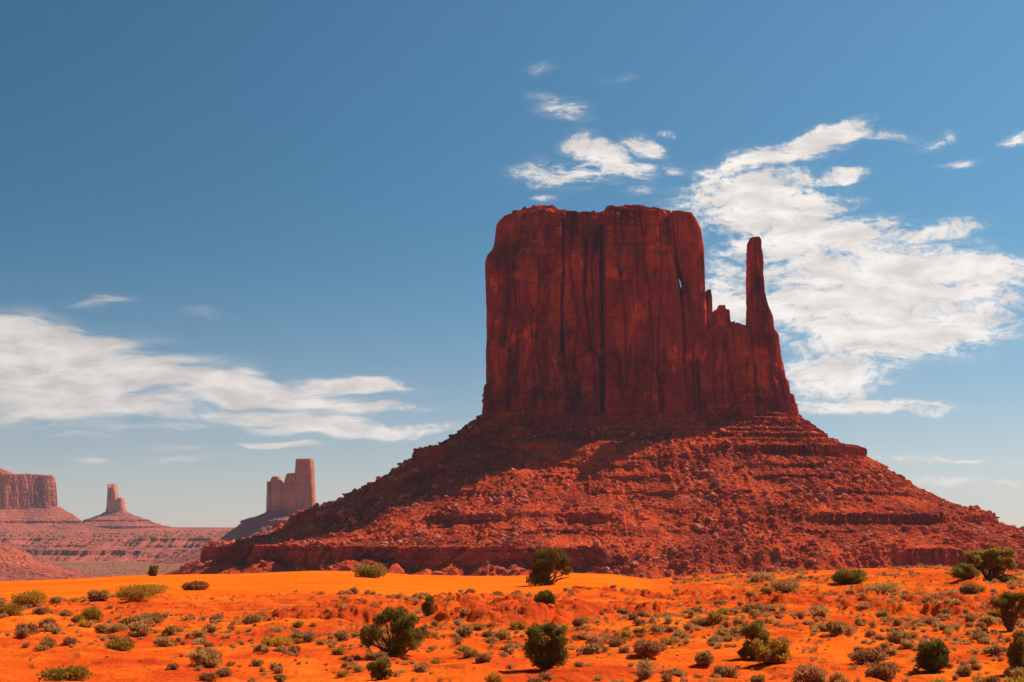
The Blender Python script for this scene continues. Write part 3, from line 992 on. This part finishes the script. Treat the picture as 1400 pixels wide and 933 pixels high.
def far_butte(name, label, D, left, right, depth, prof_s, seed, s=2.2, parts=(), n=4.5, ncol=420, turn=0.0, cols=1.3):
    xs = np.array([p[0] for p in left] + [p[0] for p in right], float)
    x0, _ = at(left[0][0], left[0][1], D)
    x1, zb = at(right[0][0], right[0][1], D)
    e = empty(name, (float(x1 if turn else .5 * (x0 + x1)), D + (0 if turn else depth / 2), 0.0))
    tag(e, label, "butte")
    bpy.context.view_layer.update()
    c = block("cliff", left, right, D, D - depth * .1, D + depth, None, M_FARCLIFF, seed, n=n, dz=1.2, du=1.3, s=s, amp=1.0, cols=cols, dome=3)
    child(c, e)
    for k, (pl, pr, nm) in enumerate(parts):
        b = block(nm, pl, pr, D, D - depth * .06, D + depth * .7, None, M_FARCLIFF, seed + 60 + k, n=3.6, dz=1.0, du=1.0, s=s * .5, amp=.5, dome=1.0, base_drop=10)
        child(b, e)
    zb = float(zb)
    prof = [(d, zb + dz) for d, dz in prof_s]
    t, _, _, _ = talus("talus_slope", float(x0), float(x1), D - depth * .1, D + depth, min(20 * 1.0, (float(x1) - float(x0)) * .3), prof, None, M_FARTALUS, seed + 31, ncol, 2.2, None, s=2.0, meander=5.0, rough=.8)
    child(t, e)
    e.rotation_euler = (0, 0, R(turn))
    return e


# broad table at the left edge
far_butte("mesa", "broad pale red table butte cut off by the left edge of the photo", 4300,
          [(-190, 700), (-186, 660), (-182, 641)], [(80.5, 697), (79, 675), (78.5, 660), (76, 652)], 420,
          [(-12, 8), (0, 2), (14, -9), (20, -14), (48, -34), (52, -42), (90, -52), (160, -62), (260, -80)], 401, s=1.9, n=9.0,
          parts=(([(-170, 656), (-160, 648), (-150, 643)], [(40, 656), (28, 648), (12, 643)], "cap_rock"),), ncol=900, turn=42.0, cols=.7)
# small butte crowned by a few pinnacles
far_butte("pinnacle_butte", "small distant butte crowned by a cluster of narrow pinnacles on a wide stepped base", 5000,
          [(144, 698), (145, 693), (146, 687)], [(169, 699), (168, 693), (167, 687)], 60,
          [(-8, 6), (0, 0), (22, -14), (55, -27), (70, -30), (72, -36), (100, -44), (118, -50), (136, -51), (138, -68), (190, -84), (260, -96)], 431, s=1.6, n=3.6,
          parts=(([(145, 692), (146.5, 672), (147, 662)], [(151, 692), (149.8, 672), (148.6, 660.5)], "pinnacle"), ([(150, 692), (151.2, 676), (153, 662)], [(160, 692), (158.6, 676), (155.6, 661)], "pinnacle"),
                 ([(157, 692), (158.5, 684), (160, 681)], [(168, 692), (167.5, 684), (166, 681)], "pinnacle")), ncol=700)
# castle-like butte next to the big one
far_butte("castle_butte", "distant purple hazed butte with a tall square tower at its right end", 2900,
          [(362.5, 702), (363.5, 695), (365, 690), (368, 687)], [(431, 700), (429.5, 694), (428.5, 690), (426, 687)], 60,
          [(-8, 8), (0, 0), (14, -7), (36, -13), (49, -18), (51, -27), (75, -44), (93, -58), (130, -76), (180, -92), (240, -105)], 461, s=1.4, n=4.0,
          parts=(([(399, 697), (402, 650), (403, 635), (403.5, 628)], [(430, 695), (427.5, 655), (427, 640), (425.5, 627)], "tower"),
                 ([(385, 695), (386.5, 665), (388, 656), (391, 648)], [(410, 697), (408.5, 660), (407, 652), (404, 646)], "tower"),
                 ([(367, 695), (368, 670), (369, 656), (372, 652)], [(390, 697), (386, 670), (383.5, 658), (381, 652)], "tower"),
                 ([(365, 697), (366, 668), (368, 661)], [(406, 697), (405, 668), (403, 660)], "wall"),
                 ([(363.6, 690), (364.2, 672), (364.8, 659)], [(369.5, 690), (368.8, 672), (367.6, 658)], "pinnacle")), ncol=800)
# red spur coming in from the left
spur_prof = [(-20, 62), (0, 58), (40, 40), (44, 34), (90, 12), (95, 5), (150, -16), (154, -22), (215, -38), (300, -48)]


def red_spur():
    D = 1500.0
    e = empty("red_spur", (-700, D + 60, VALLEY))
    tag(e, "red rubble spur sloping down into the valley at the left edge", "rock spur")
    bpy.context.view_layer.update()
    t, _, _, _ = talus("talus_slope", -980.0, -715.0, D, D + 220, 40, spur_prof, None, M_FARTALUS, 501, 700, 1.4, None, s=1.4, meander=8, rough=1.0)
    child(t, e)


red_spur()

# ------------------------------------------------------------------ boulders on the slope


def ico(sub):
    import bmesh
    bm = bmesh.new()
    bmesh.ops.create_icosphere(bm, subdivisions=sub, radius=1.0)
    V = np.array([v.co[:] for v in bm.verts])
    Fc = np.array([[v.index for v in f.verts] for f in bm.faces])
    bm.free()
    return V, Fc


def rock_shape(seed, sub=2):
    """An angular block: a ball cut by a handful of planes."""
    r = np.random.default_rng(seed)
    V, Fc = ico(sub)
    lim = np.ones(len(V)) * 1.0
    for k in range(13):
        nrm = r.normal(size=3)
        nrm /= np.linalg.norm(nrm)
        h = r.uniform(.34, .74)
        dt = V @ nrm
        lim = np.where(dt > 1e-3, np.minimum(lim, h / np.maximum(dt, 1e-3)), lim)
    V = V * lim[:, None]
    V = V * np.array([1, r.uniform(.7, 1.0), r.uniform(.5, .8)])
    return V, Fc


ROCKS = [rock_shape(900 + k, 2) for k in range(10)]
ROCKS_LO = [rock_shape(950 + k, 1) for k in range(10)]


def rot_z(V, a):
    c, s = math.cos(a), math.sin(a)
    return np.stack([V[:, 0] * c - V[:, 1] * s, V[:, 0] * s + V[:, 1] * c, V[:, 2]], -1)


def scatter_rubble():
    nv, nu = TP.shape[:2]
    C = TP[:-1, :-1].reshape(-1, 3)
    e1 = (TP[1:, :-1] - TP[:-1, :-1]).reshape(-1, 3)
    e2 = (TP[:-1, 1:] - TP[:-1, :-1]).reshape(-1, 3)
    area = np.linalg.norm(np.cross(e1, e2), axis=1)
    st = TS[:-1, :-1].reshape(-1)
    px, py = proj(C[:, 0], np.maximum(C[:, 1], 300), C[:, 2])
    seen = (C[:, 1] < 1040) & (px > 250) & (px < 1440) & (py > 575) & (py < 795)
    dens = (.04 + .96 * sstep(fbm(C[:, 0] / 30, C[:, 1] / 30, 0, 4, 77), -.15, .30)) * (.35 + .65 * sstep(py, 610, 680))
    w = area * seen * (1 - st) * dens
    w /= w.sum()
    r = np.random.default_rng(5)
    n = 20000
    idx = r.choice(len(C), n, p=w, replace=False)
    pos = C[idx] + e1[idx] * r.random((n, 1)) + e2[idx] * r.random((n, 1))
    size = np.minimum(.45 * (1 - r.random(n)) ** (-1 / 1.9), 4.0)
    order = np.argsort(-size)
    pos, size = pos[order], size[order]
    # the 300 largest stand alone
    protos = []
    for k, (V, Fc) in enumerate(ROCKS):
        protos.append(mesh_from("boulder", V, Fc.reshape(-1), 3))
        protos[-1].materials.append(M_BOULDER)
    for k in range(300):
        o = bpy.data.objects.new("boulder", protos[k % 10])
        COL.objects.link(o)
        s = size[k]
        o.location = (pos[k, 0], pos[k, 1], pos[k, 2] + .18 * s)
        o.scale = (s, s * r.uniform(.75, 1.1), s * r.uniform(.7, 1.1))
        o.rotation_euler = (r.uniform(-.5, .5), r.uniform(-.5, .5), r.uniform(0, 6.28))
        qx, qy = proj(*pos[k])
        hgt = "high under the cliff" if qy < 650 else ("halfway down the rubble slope" if qy < 706 else "near the foot of the rubble slope")
        sd = "left side" if qx < 640 else ("middle" if qx < 960 else "right side")
        sz = "house sized" if s > 2.6 else "large"
        lab = f"{sz} red boulder {hgt}, {sd}"
        tag(o, lab, "boulder", f"{sz} boulders {hgt} {sd}")
    VV, FF, off = [], [], 0
    for k in range(300, n):
        V, Fc = ROCKS_LO[k % 10]
        V = rot_z(V * np.array([1, 1, r.uniform(.7, 1.2)]), r.uniform(0, 6.28)) * size[k] + pos[k] + np.array([0, 0, .15 * size[k]])
        VV.append(V)
        FF.append(Fc + off)
        off += len(V)
    me = mesh_from("rubble", np.concatenate(VV), np.concatenate(FF).reshape(-1), 3)
    o = link("rubble", me, M_BOULDER)
    tag(o, "countless broken red stones strewn over the slope of the big butte", "rubble", kind='stuff')


scatter_rubble()

# ------------------------------------------------------------------ plants


def leaf_cloud(r, centers, radii, n, size, flat=1.0, up=.3, thin=.28):
    """N leaf tufts (narrow crossed blades) spread through the outer part of several clumps."""
    centers, radii = np.asarray(centers, float), np.asarray(radii, float)
    vol = radii.prod(axis=1) ** (2 / 3)
    idx = r.choice(len(centers), n, p=vol / vol.sum())
    d = r.normal(size=(n, 3))
    d /= np.linalg.norm(d, axis=1, keepdims=True)
    rad = r.random(n) ** .45
    lump = 1 + .28 * fbm(d[:, 0] * 2.2 + idx * 3.1, d[:, 1] * 2.2, d[:, 2] * 2.2, 2, 5)
    p = centers[idx] + d * radii[idx] * (rad * lump)[:, None]
    keep = p[:, 2] > .015
    p, d, n = p[keep], d[keep], int(keep.sum())
    ax = d + np.array([0, 0, up]) + r.normal(size=(n, 3)) * .6          # blade axis: outward and up
    ax /= np.linalg.norm(ax, axis=1, keepdims=True)
    sd = np.cross(ax, r.normal(size=(n, 3)))
    sd /= np.linalg.norm(sd, axis=1, keepdims=True)
    ln = size * r.uniform(.6, 1.5, n)[:, None]
    wd = ln * thin * flat
    q = np.stack([p - sd * wd * .6, p + sd * wd * .6, p + ax * ln * .6 + sd * wd, p + ax * ln, p + ax * ln * .6 - sd * wd], 1)
    V = q.reshape(-1, 3)
    Fc = np.arange(n * 5).reshape(n, 5)
    return V, Fc


def tube(path, rad, sides=6):
    path = np.asarray(path, float)
    rad = np.asarray(rad, float)
    tg = np.gradient(path, axis=0)
    tg /= np.linalg.norm(tg, axis=1, keepdims=True)
    ref = np.array([.3, 1, .1])
    a = np.cross(tg, ref)
    a /= np.linalg.norm(a, axis=1, keepdims=True)
    b = np.cross(tg, a)
    th = np.linspace(0, 2 * math.pi, sides, endpoint=False)
    V = path[:, None] + rad[:, None, None] * (np.cos(th)[None, :, None] * a[:, None] + np.sin(th)[None, :, None] * b[:, None])
    nv = len(path)
    Fc = grid_faces(nv, sides, True).reshape(-1, 4)
    return V.reshape(-1, 3), Fc


def stems(r, targets, base_r, spread=.08):
    VV, FF, off = [], [], 0
    for t in targets:
        t = np.asarray(t, float)
        b = np.array([r.uniform(-spread, spread), r.uniform(-spread, spread), -.06])
        m1 = b + (t - b) * .33 + r.normal(size=3) * .08 * np.linalg.norm(t)
        m2 = b + (t - b) * .68 + r.normal(size=3) * .08 * np.linalg.norm(t)
        V, Fc = tube([b, m1, m2, t], [base_r, base_r * .72, base_r * .45, base_r * .15])
        VV.append(V)
        FF.append(Fc + off)
        off += len(V)
    return np.concatenate(VV), np.concatenate(FF)


def ground_at_px(px, py):
    """Where the line of sight through a pixel meets the foreground."""
    Ds = np.linspace(30, 235, 1500)
    x, z = at(px, py, 1.0)
    xs, zs = x * Ds, (z - EYE) * Ds + EYE
    g = ground_parts(xs, Ds, False)[0]
    hit = np.nonzero(zs <= g)[0]
    k = hit[0] if len(hit) else int(np.argmin(zs - g))
    return float(xs[k]), float(Ds[k])


def plant(name, label, cat, px, py, wpx, hpx, mat, seed, clumps=7, n=3500, leaf=.07, shape='bush', up=.4, group=None, D=None, lobes=None):
    """A tree or tall bush: base at photo pixel (px, py), width and height in photo pixels."""
    r = np.random.default_rng(seed)
    if D is None:
        x, y = ground_at_px(px, py)
    else:
        x, y = (px - 700) / F * D, D
    w, h = wpx / F * y, hpx / F * y
    z = float(gh(x, y)[0])
    cs, rs = [], []
    clumps = int(clumps * 1.7)
    if lobes:
        k1 = y / F
        for (lx, ly, ra, rb) in lobes:
            for q in range(3):
                cs.append(((lx - px + r.uniform(-.55, .55) * ra) * k1, r.uniform(-.25, .25) * w, max(.1, (py - ly + r.uniform(-.55, .55) * rb) * k1)))
                f = r.uniform(.42, .80)
                rs.append((ra * k1 * f, ra * k1 * f * .9, rb * k1 * f))
        clumps = 0
    for k in range(clumps):
        a = 2.4 * math.pi * (k + r.uniform(-.3, .3)) / clumps
        if shape == 'bush':
            q = .72 * math.sqrt(r.uniform(.05, 1))
            zc = r.uniform(.16, .74) if q > .25 else r.uniform(.45, .78)
            c = (math.cos(a) * q * w / 2, math.sin(a) * q * w / 2, zc * h)
            rr = (w * r.uniform(.11, .21), w * r.uniform(.11, .21), h * r.uniform(.12, .22))
        elif shape == 'umbrella':
            q = .62 * math.sqrt(r.uniform(.1, 1))
            c = (math.cos(a) * q * w / 2, math.sin(a) * q * w / 2, h * r.uniform(.55, .80))
            rr = (w * r.uniform(.13, .22), w * r.uniform(.13, .22), h * r.uniform(.09, .16))
        elif shape == 'low':
            q = .65 * math.sqrt(r.uniform(.05, 1))
            c = (math.cos(a) * q * w / 2, math.sin(a) * q * w / 2, h * r.uniform(.25, .55))
            rr = (w * r.uniform(.18, .28), w * r.uniform(.18, .28), h * r.uniform(.30, .45))
        else:                                            # 'upright'
            q = .42 * math.sqrt(r.uniform(.05, 1))
            c = (math.cos(a) * q * w / 2, math.sin(a) * q * w / 2, h * (.14 + .68 * k / max(1, clumps - 1)))
            rr = (w * r.uniform(.17, .26), w * r.uniform(.17, .26), h * r.uniform(.12, .20))
        cs.append(c)
        rs.append(rr)
    leaf = max(leaf, .00105 * y)
    if shape in ('bush', 'upright') and not lobes:
        cs += [(0, 0, .30 * h), (.12 * w, -.05 * w, .24 * h), (-.13 * w, .02 * w, .26 * h)]
        rs += [(.20 * w, .20 * w, .24 * h)] + [(.17 * w, .17 * w, .18 * h)] * 2
    n = int(n * 1.6)
    e = empty(name, (x, y, z))
    tag(e, label, cat, group)
    V, Fc = leaf_cloud(r, cs, rs, n, leaf, up=up)
    crown = link("crown", mesh_from("crown", V, Fc.reshape(-1), 5), mat, e)
    V, Fc = stems(r, [c for c in cs], max(.02, .028 * h), .05 * w)
    trunk = link("trunk", mesh_from("trunk", V, Fc.reshape(-1), 4, True), M_BARK, e)
    e.rotation_euler = (0, 0, 0)
    return e


plant("juniper", "big spreading dark juniper bush with gaps and a long shadow, left of centre in front", "juniper", 537, 899, 94, 68, M_JUNIPER, 11, 13, 7000, .075, lobes=[(537, 843, 17, 13), (545, 857, 20, 14), (508, 868, 17, 17), (564, 854, 8, 9), (568, 879, 17, 14), (540, 884, 20, 14), (580, 871, 8, 9), (524, 852, 12, 10), (553, 868, 16, 14), (500, 880, 9, 10)])
plant("shrub", "small olive bush in the shadow just below the big spreading juniper", "shrub", 519, 930, 36, 30, M_PALEJUN, 12, 6, 1500, .07)
plant("juniper", "dense upright green juniper bush in the middle of the foreground", "juniper", 746, 916, 58, 62, M_JUNIPER, 13, 12, 6000, .07, 'upright', lobes=[(746, 866, 16, 12), (735, 874, 14, 14), (758, 874, 14, 14), (746, 890, 22, 16), (728, 893, 11, 15), (764, 893, 11, 14), (740, 906, 16, 9), (758, 905, 14, 9), (727, 868, 7, 8), (766, 866, 7, 8)])
plant("juniper", "tall full juniper tree standing at the edge of the orange dune in the centre", "juniper", 748, 800, 58, 50, M_JUNIPER, 14, 12, 6000, .17, lobes=[(735, 779, 15, 14), (745, 766, 18, 13), (757, 761, 14, 9), (769, 771, 11, 9), (776, 781, 8, 4), (734, 791, 13, 9), (750, 780, 15, 12), (748, 793, 8, 6)])
plant("juniper", "round green juniper below the tall tree at the dune edge", "juniper", 743, 833, 34, 26, M_JUNIPER, 15, 8, 2400, .10)
plant("juniper", "small upright green juniper behind the big spreading one, beside a red bank", "juniper", 585, 843, 22, 27, M_PALEJUN, 16, 7, 1800, .09, 'upright')
plant("shrub", "low bright green bush on the dune crest before the dark rock bench", "shrub", 507, 790, 48, 21, M_PALEJUN, 17, 10, 2600, .20, 'low')
plant("juniper", "tall pale green bush right of centre with a dark shadow at its left", "juniper", 1034, 901, 46, 52, M_PALEJUN, 18, 10, 5000, .07, 'upright', lobes=[(1031, 858, 11, 9), (1024, 870, 12, 13), (1038, 872, 12, 13), (1030, 886, 17, 12), (1020, 890, 9, 9), (1046, 880, 6, 8)])
plant("shrub", "feathery brown green bush leaning against the tall pale green one", "shrub", 1055, 913, 54, 36, M_RABBIT, 19, 9, 3600, .085, 'bush', 1.0)
plant("juniper", "dark green dome shaped juniper in the right foreground", "juniper", 1273, 919, 54, 46, M_JUNIPER, 20, 10, 4200, .075)
plant("juniper", "small tree with bare crooked trunk and shadow near the right edge", "juniper", 1381, 863, 52, 58, M_PALEJUN, 21, 9, 4200, .075, 'umbrella', lobes=[(1376, 818, 14, 8), (1390, 822, 12, 9), (1364, 828, 9, 8), (1380, 832, 15, 9), (1370, 840, 8, 6), (1386, 842, 9, 6), (1400, 832, 9, 9)])
plant("shrub", "tall olive bush cut by the right edge in front", "shrub", 1392, 921, 38, 58, M_PALEJUN, 22, 9, 3200, .075, 'upright')
plant("juniper", "wide umbrella crowned tree on the skyline of the scrub at far right", "juniper", 1356, 796, 66, 51, M_PALEJUN, 23, 11, 5600, .17, 'umbrella', lobes=[(1355, 757, 17, 8), (1340, 763, 14, 8), (1370, 761, 14, 8), (1332, 772, 9, 7), (1355, 770, 18, 8), (1378, 772, 9, 7), (1345, 778, 10, 5), (1366, 778, 11, 5)])
plant("shrub", "dark green bush beside the trunk of the umbrella crowned tree", "shrub", 1319, 793, 40, 24, M_JUNIPER, 24, 8, 2400, .16)
plant("shrub", "low dark bush under the umbrella crowned tree", "shrub", 1368, 797, 44, 9, M_JUNIPER, 25, 8, 1300, .15, 'low')
plant("juniper", "rounded green bush on the slope foot right of centre, far back", "juniper", 1160, 799, 52, 26, M_JUNIPER, 26, 9, 3000, .15)
plant("juniper", "lone tiny tree on the far side of the dune at left", "juniper", 209, 788, 14, 16, M_JUNIPER, 27, 6, 900, .16)
# broad low clumps
for (px, py, w, h, m, sd, lab) in (
        (38, 831, 52, 22, M_RABBIT, 31, "broad yellow green clump on the bare sand near the left edge"),
        (8, 845, 40, 20, M_RABBIT, 32, "yellow green clump cut off by the left edge"),
        (135, 822, 28, 16, M_SAGE, 33, "grey green bush at the left end of a row on the dune"),
        (182, 823, 62, 24, M_RABBIT, 34, "wide yellow green thicket in the row on the left of the dune"),
        (205, 812, 44, 14, M_RABBIT, 35, "olive clump behind the wide yellow green thicket"),
        (268, 807, 38, 12, M_BROWN, 36, "rusty brown clump at the dune edge left of centre"),
        (125, 850, 30, 22, M_RABBIT, 37, "olive bush alone on the sand below the row on the dune"),
        (90, 933, 66, 24, M_RABBIT, 38, "wide olive thicket cut by the bottom edge at left"),
        (163, 892, 38, 17, M_RABBIT, 39, "flat olive bush in the left foreground"),
        (375, 884, 46, 13, M_RABBIT, 40, "flat bright green mat between grey bushes left of centre"),
        (189, 870, 24, 20, M_SAGE, 41, "spiky grey bush with bare twigs on the left sand"),
        (1190, 908, 52, 22, M_BROWN, 42, "wide grey brown thicket on the right foreground sand"),
        (1205, 930, 46, 24, M_BROWN, 43, "second grey brown thicket just below the wide one at right"),
        (1105, 936, 46, 22, M_BROWN, 44, "grey brown bush cut by the bottom edge right of centre"),
        (1042, 796, 34, 13, M_SAGE, 45, "pale grey green dome bush at the foot of the rubble slope"),
        (1032, 841, 28, 16, M_SAGE, 46, "dark dome bush alone right of centre in the middle distance"),
        (885, 901, 36, 22, M_BROWN, 47, "round grey brown bush centre right in the foreground"),
        (660, 906, 20, 11, M_SAGE, 48, "small dome bush alone on bare sand in the centre foreground"),
        (963, 912, 24, 15, M_SAGE, 49, "small pale dome bush left of the tall pale green one"),
        (1072, 810, 44, 20, M_SAGE, 50, "dark clump beside red ground right of centre, middle distance"),
        (1205, 812, 60, 16, M_SAGE, 51, "long grey thicket on the right middle distance"),
        (1325, 812, 30, 14, M_SAGE, 52, "grey bush below the umbrella crowned tree")):
    plant("shrub", lab, "shrub", px, py, w, h, m, sd, 8, 2000, .085, 'low', .9)


def shrub_mesh(seed, up=.9, leaf=.13, n=520, thin=.16):
    """A sage clump about one metre wide."""
    r = np.random.default_rng(seed)
    cs, rs = [], []
    for k in range(7):
        a = r.uniform(0, 6.28)
        q = .30 * math.sqrt(r.random())
        cs.append((math.cos(a) * q, math.sin(a) * q, r.uniform(.12, .30)))
        rs.append((r.uniform(.14, .24), r.uniform(.14, .24), r.uniform(.12, .22)))
    V, Fc = leaf_cloud(r, cs, rs, n, leaf, up=up, thin=thin)
    # twigs sticking out
    V2, F2 = leaf_cloud(r, [(0, 0, .12)], [(.26, .26, .14)], n // 9, .34, up=.9, thin=.035)
    return np.concatenate([V, V2]), np.concatenate([Fc, F2 + len(V)])


SHR = [shrub_mesh(700 + k, *[(.9, .13, 800), (1.3, .17, 620), (.5, .11, 760)][k % 3]) for k in range(9)]
SHR_LO = [shrub_mesh(760 + k, .9, .20, 170, .22) for k in range(8)]


def scatter_shrubs():
    r = np.random.default_rng(17)
    pts = []
    n = 30000
    D = np.sqrt(r.uniform(43 ** 2, 205 ** 2, n))
    px = r.uniform(-40, 1440, n)
    x = (px - 700) / F * D
    dune = ground_parts(x, D, False)[1]
    dn = fbm(x / 9, D / 14, 0, 3, 55)
    p = (.85 + .15 * sstep(px, 300, 1000)) * sstep(dn, -.30, .30) * (dune < .35)
    p *= np.where((px < 620) & (D < 62), .7, 1) * np.where((px > 560) & (px < 860) & (D < 62), .35, 1)
    p *= np.where((px > 1050) & (px < 1250) & (D < 70) & (D > 55), .7, 1) * np.where(D > 95, .65, 1)
    S = np.clip(r.lognormal(-1.13, .52, n), .11, .95)
    ok = np.nonzero(r.random(n) < p)[0]
    kept = np.empty((0, 3))
    for k in ok:
        q = kept[-400:]
        if len(q) and ((x[k] - q[:, 0]) ** 2 + (D[k] - q[:, 1]) ** 2 < (.33 * (S[k] + q[:, 2])) ** 2).any():
            continue
        kept = np.vstack([kept, (x[k], D[k], S[k])])
        pts.append((float(x[k]), float(D[k]), float(S[k]), float(px[k])))
        if len(pts) >= 3400:
            break
    # the ones that show largest stand alone
    pts.sort(key=lambda q: -q[2] / q[1])
    mats = [(M_SAGE, "grey green"), (M_BROWN, "dry brown"), (M_RABBIT, "yellow green")]
    protos = {}
    for mi in range(3):
        for k in range(9):
            me = mesh_from("sagebrush", SHR[k][0], SHR[k][1].reshape(-1), 5)
            me.materials.append(mats[mi][0])
            protos[mi, k] = me
    P = np.array([(q[0], q[1]) for q in pts])
    zs = gh(P[:, 0], P[:, 1])
    for k, (x, D, s, px) in enumerate(pts[:300]):
        mi = int(r.choice(3, p=[.62, .26, .12]))
        o = bpy.data.objects.new("sagebrush", protos[mi, int(r.integers(9))])
        COL.objects.link(o)
        o.location = (x, D, zs[k] - .02)
        o.rotation_euler = (0, 0, r.uniform(0, 6.28))
        o.scale = (s * r.uniform(.9, 1.25), s * r.uniform(.9, 1.2), s * r.uniform(.8, 1.25))
        where = "left edge" if px < 230 else "left" if px < 480 else "left of centre" if px < 700 else "right of centre" if px < 940 else "right" if px < 1180 else "right edge"
        far = "nearest row" if D < 58 else "fairly near" if D < 78 else "middle distance" if D < 110 else "far back"
        size = "small" if s < .5 else "knee high" if s < .8 else "wide"
        lab = f"{size} {mats[mi][1]} shrub on red sand, {far}, {where}"
        tag(o, lab, "shrub", f"{size} {mats[mi][1]} shrubs {far} {where}")
    for mi, nm, lab in ((0, "distant_sagebrush", "many small grey green shrubs dotting the red sand"), (1, "distant_dry_scrub", "many small dry brown tufts dotting the red sand")):
        VV, FF, off = [], [], 0
        rest = [(q, z) for q, z in zip(pts[300:], zs[300:])]
        for k, ((x, D, s, px), z) in enumerate(rest):
            if (k % 3 == 0) != (mi == 1):
                continue
            V, Fc = SHR_LO[int(r.integers(8))]
            V = rot_z(V, r.uniform(0, 6.28)) * np.array([s, s, s * r.uniform(.7, 1.2)]) + np.array([x, D, z - .02])
            VV.append(V)
            FF.append(Fc + off)
            off += len(V)
        if mi == 1:                                     # twigs and litter too small to count
            n = 5200
            D = np.sqrt(r.uniform(43 ** 2, 150 ** 2, n))
            x = r.uniform(-740, 740, n) / F * D
            zt, du, _, _ = ground_parts(x, D)
            _clump = fbm(x / 6, D / 9, 0, 2, 57)
            for k in range(n):
                if du[k] > .3 or _clump[k] < -.12:
                    continue
                V, Fc = SHR_LO[int(r.integers(8))]
                V, Fc = V[:5 * 60], Fc[:60]
                s = .10 + .30 * r.random() ** 2
                VV.append(rot_z(V, r.uniform(0, 6.28)) * s + np.array([x[k], D[k], zt[k] - .01]))
                FF.append(Fc + off)
                off += len(V)
        o = link(nm, mesh_from(nm, np.concatenate(VV), np.concatenate(FF).reshape(-1), 5), mats[mi][0])
        tag(o, lab, "scrub", kind='stuff')


scatter_shrubs()


def scatter_stuff():
    r = np.random.default_rng(23)
    # trees far off on the terraces, scrub on the valley floor
    hills = bpy.data.objects["hills"]
    from mathutils.bvhtree import BVHTree
    nv = len(hills.data.vertices)
    co = np.empty(nv * 3, np.float32)
    hills.data.vertices.foreach_get("co", co)
    co = co.reshape(-1, 3)
    px, _ = proj(co[:, 0], co[:, 1], co[:, 2])
    ok = np.nonzero((px > -30) & (px < 420) & (co[:, 1] < 4600) & (co[:, 2] > -25))[0]
    w = 1.0 / (1 + np.abs(co[ok, 2] - 8) / 10)
    pick = r.choice(ok, 420, replace=False, p=w / w.sum())
    VV, FF, off = [], [], 0
    for k in pick:
        V, Fc = SHR_LO[int(r.integers(8))]
        sc = r.uniform(3.0, 6.5)
        VV.append(rot_z(V, r.uniform(0, 6.28)) * np.array([sc, sc, sc * 1.3]) + co[k] - np.array([0, 0, .3]))
        FF.append(Fc + off)
        off += len(V)
    D = r.uniform(900, 2900, 1500)
    x = (r.uniform(-60, 460, 1500) - 700) / F * D
    z = gh(x, D)
    for k in range(1500):
        V, Fc = SHR_LO[int(r.integers(8))]
        V, Fc = V[:5 * 70], Fc[:70]
        sc = r.uniform(1.2, 3.6)
        VV.append(rot_z(V, r.uniform(0, 6.28)) * sc + np.array([x[k], D[k], z[k] - .1]))
        FF.append(Fc + off)
        off += len(V)
    o = link("distant_scrub", mesh_from("distant_scrub", np.concatenate(VV), np.concatenate(FF).reshape(-1), 5), M_PALEJUN)
    tag(o, "dark dots of scrub and trees scattered over the valley and its terraces", "scrub", kind='stuff')
    # small stones on the sand
    n = 3200
    D = np.sqrt(r.uniform(42 ** 2, 170 ** 2, n))
    x = r.uniform(-740, 740, n) / F * D
    z, du, rk, _ = ground_parts(x, D)
    VV, FF, off = [], [], 0
    for k in range(n):
        if du[k] > .2 or (rk[k] < .25 and r.random() > .55):
            continue
        V, Fc = ROCKS_LO[int(r.integers(10))]
        sc = min(.26, .04 * (1 - r.random()) ** (-1 / 1.7)) * (1.6 if rk[k] > .25 else 1)
        VV.append(rot_z(V, r.uniform(0, 6.28)) * sc + np.array([x[k], D[k], z[k] + .1 * sc]))
        FF.append(Fc + off)
        off += len(V)
    o = link("stones", mesh_from("stones", np.concatenate(VV), np.concatenate(FF).reshape(-1), 3), M_STONE)
    tag(o, "small red stones lying about on the sand and the rocky banks", "stones", kind='stuff')


M_STONE, _n, _p, _o = mat_new("red_stone")
_p.inputs['Base Color'].default_value = (.46, .060, .018, 1)
_c = _n.noise(_n.new('ShaderNodeNewGeometry').outputs['Position'], 2.0, 3)
_n.put(_p.inputs['Base Color'], _n.mix(_n.smooth(_c, .35, .65), (.46, .056, .014), (.68, .11, .026)))
scatter_stuff()

# ------------------------------------------------------------------ haze
HAZE = 0.000034


def haze():
    x0, x1, y0, y1, z0, z1 = -13200, 13200, -13200, 13200, -60, 330
    V = np.array([(x, y, z) for z in (z0, z1) for y in (y0, y1) for x in (x0, x1)], float)
    Fc = np.array([(0, 2, 3, 1), (4, 5, 7, 6), (0, 1, 5, 4), (2, 6, 7, 3), (0, 4, 6, 2), (1, 3, 7, 5)])
    m = bpy.data.materials.new("haze")
    m.use_nodes = True
    N = NT(m.node_tree)
    N.n.clear()
    out = N.new('ShaderNodeOutputMaterial')
    v = N.new('ShaderNodeVolumePrincipled')
    v.inputs['Color'].default_value = (.74, .84, 1.0, 1)
    v.inputs['Density'].default_value = HAZE
    N.l.new(v.outputs[0], out.inputs['Volume'])
    o = link("haze", mesh_from("haze", V, Fc.reshape(-1), 4), m)
    tag(o, "thin pale blue desert air fading the far buttes", "haze", kind='stuff')


haze()
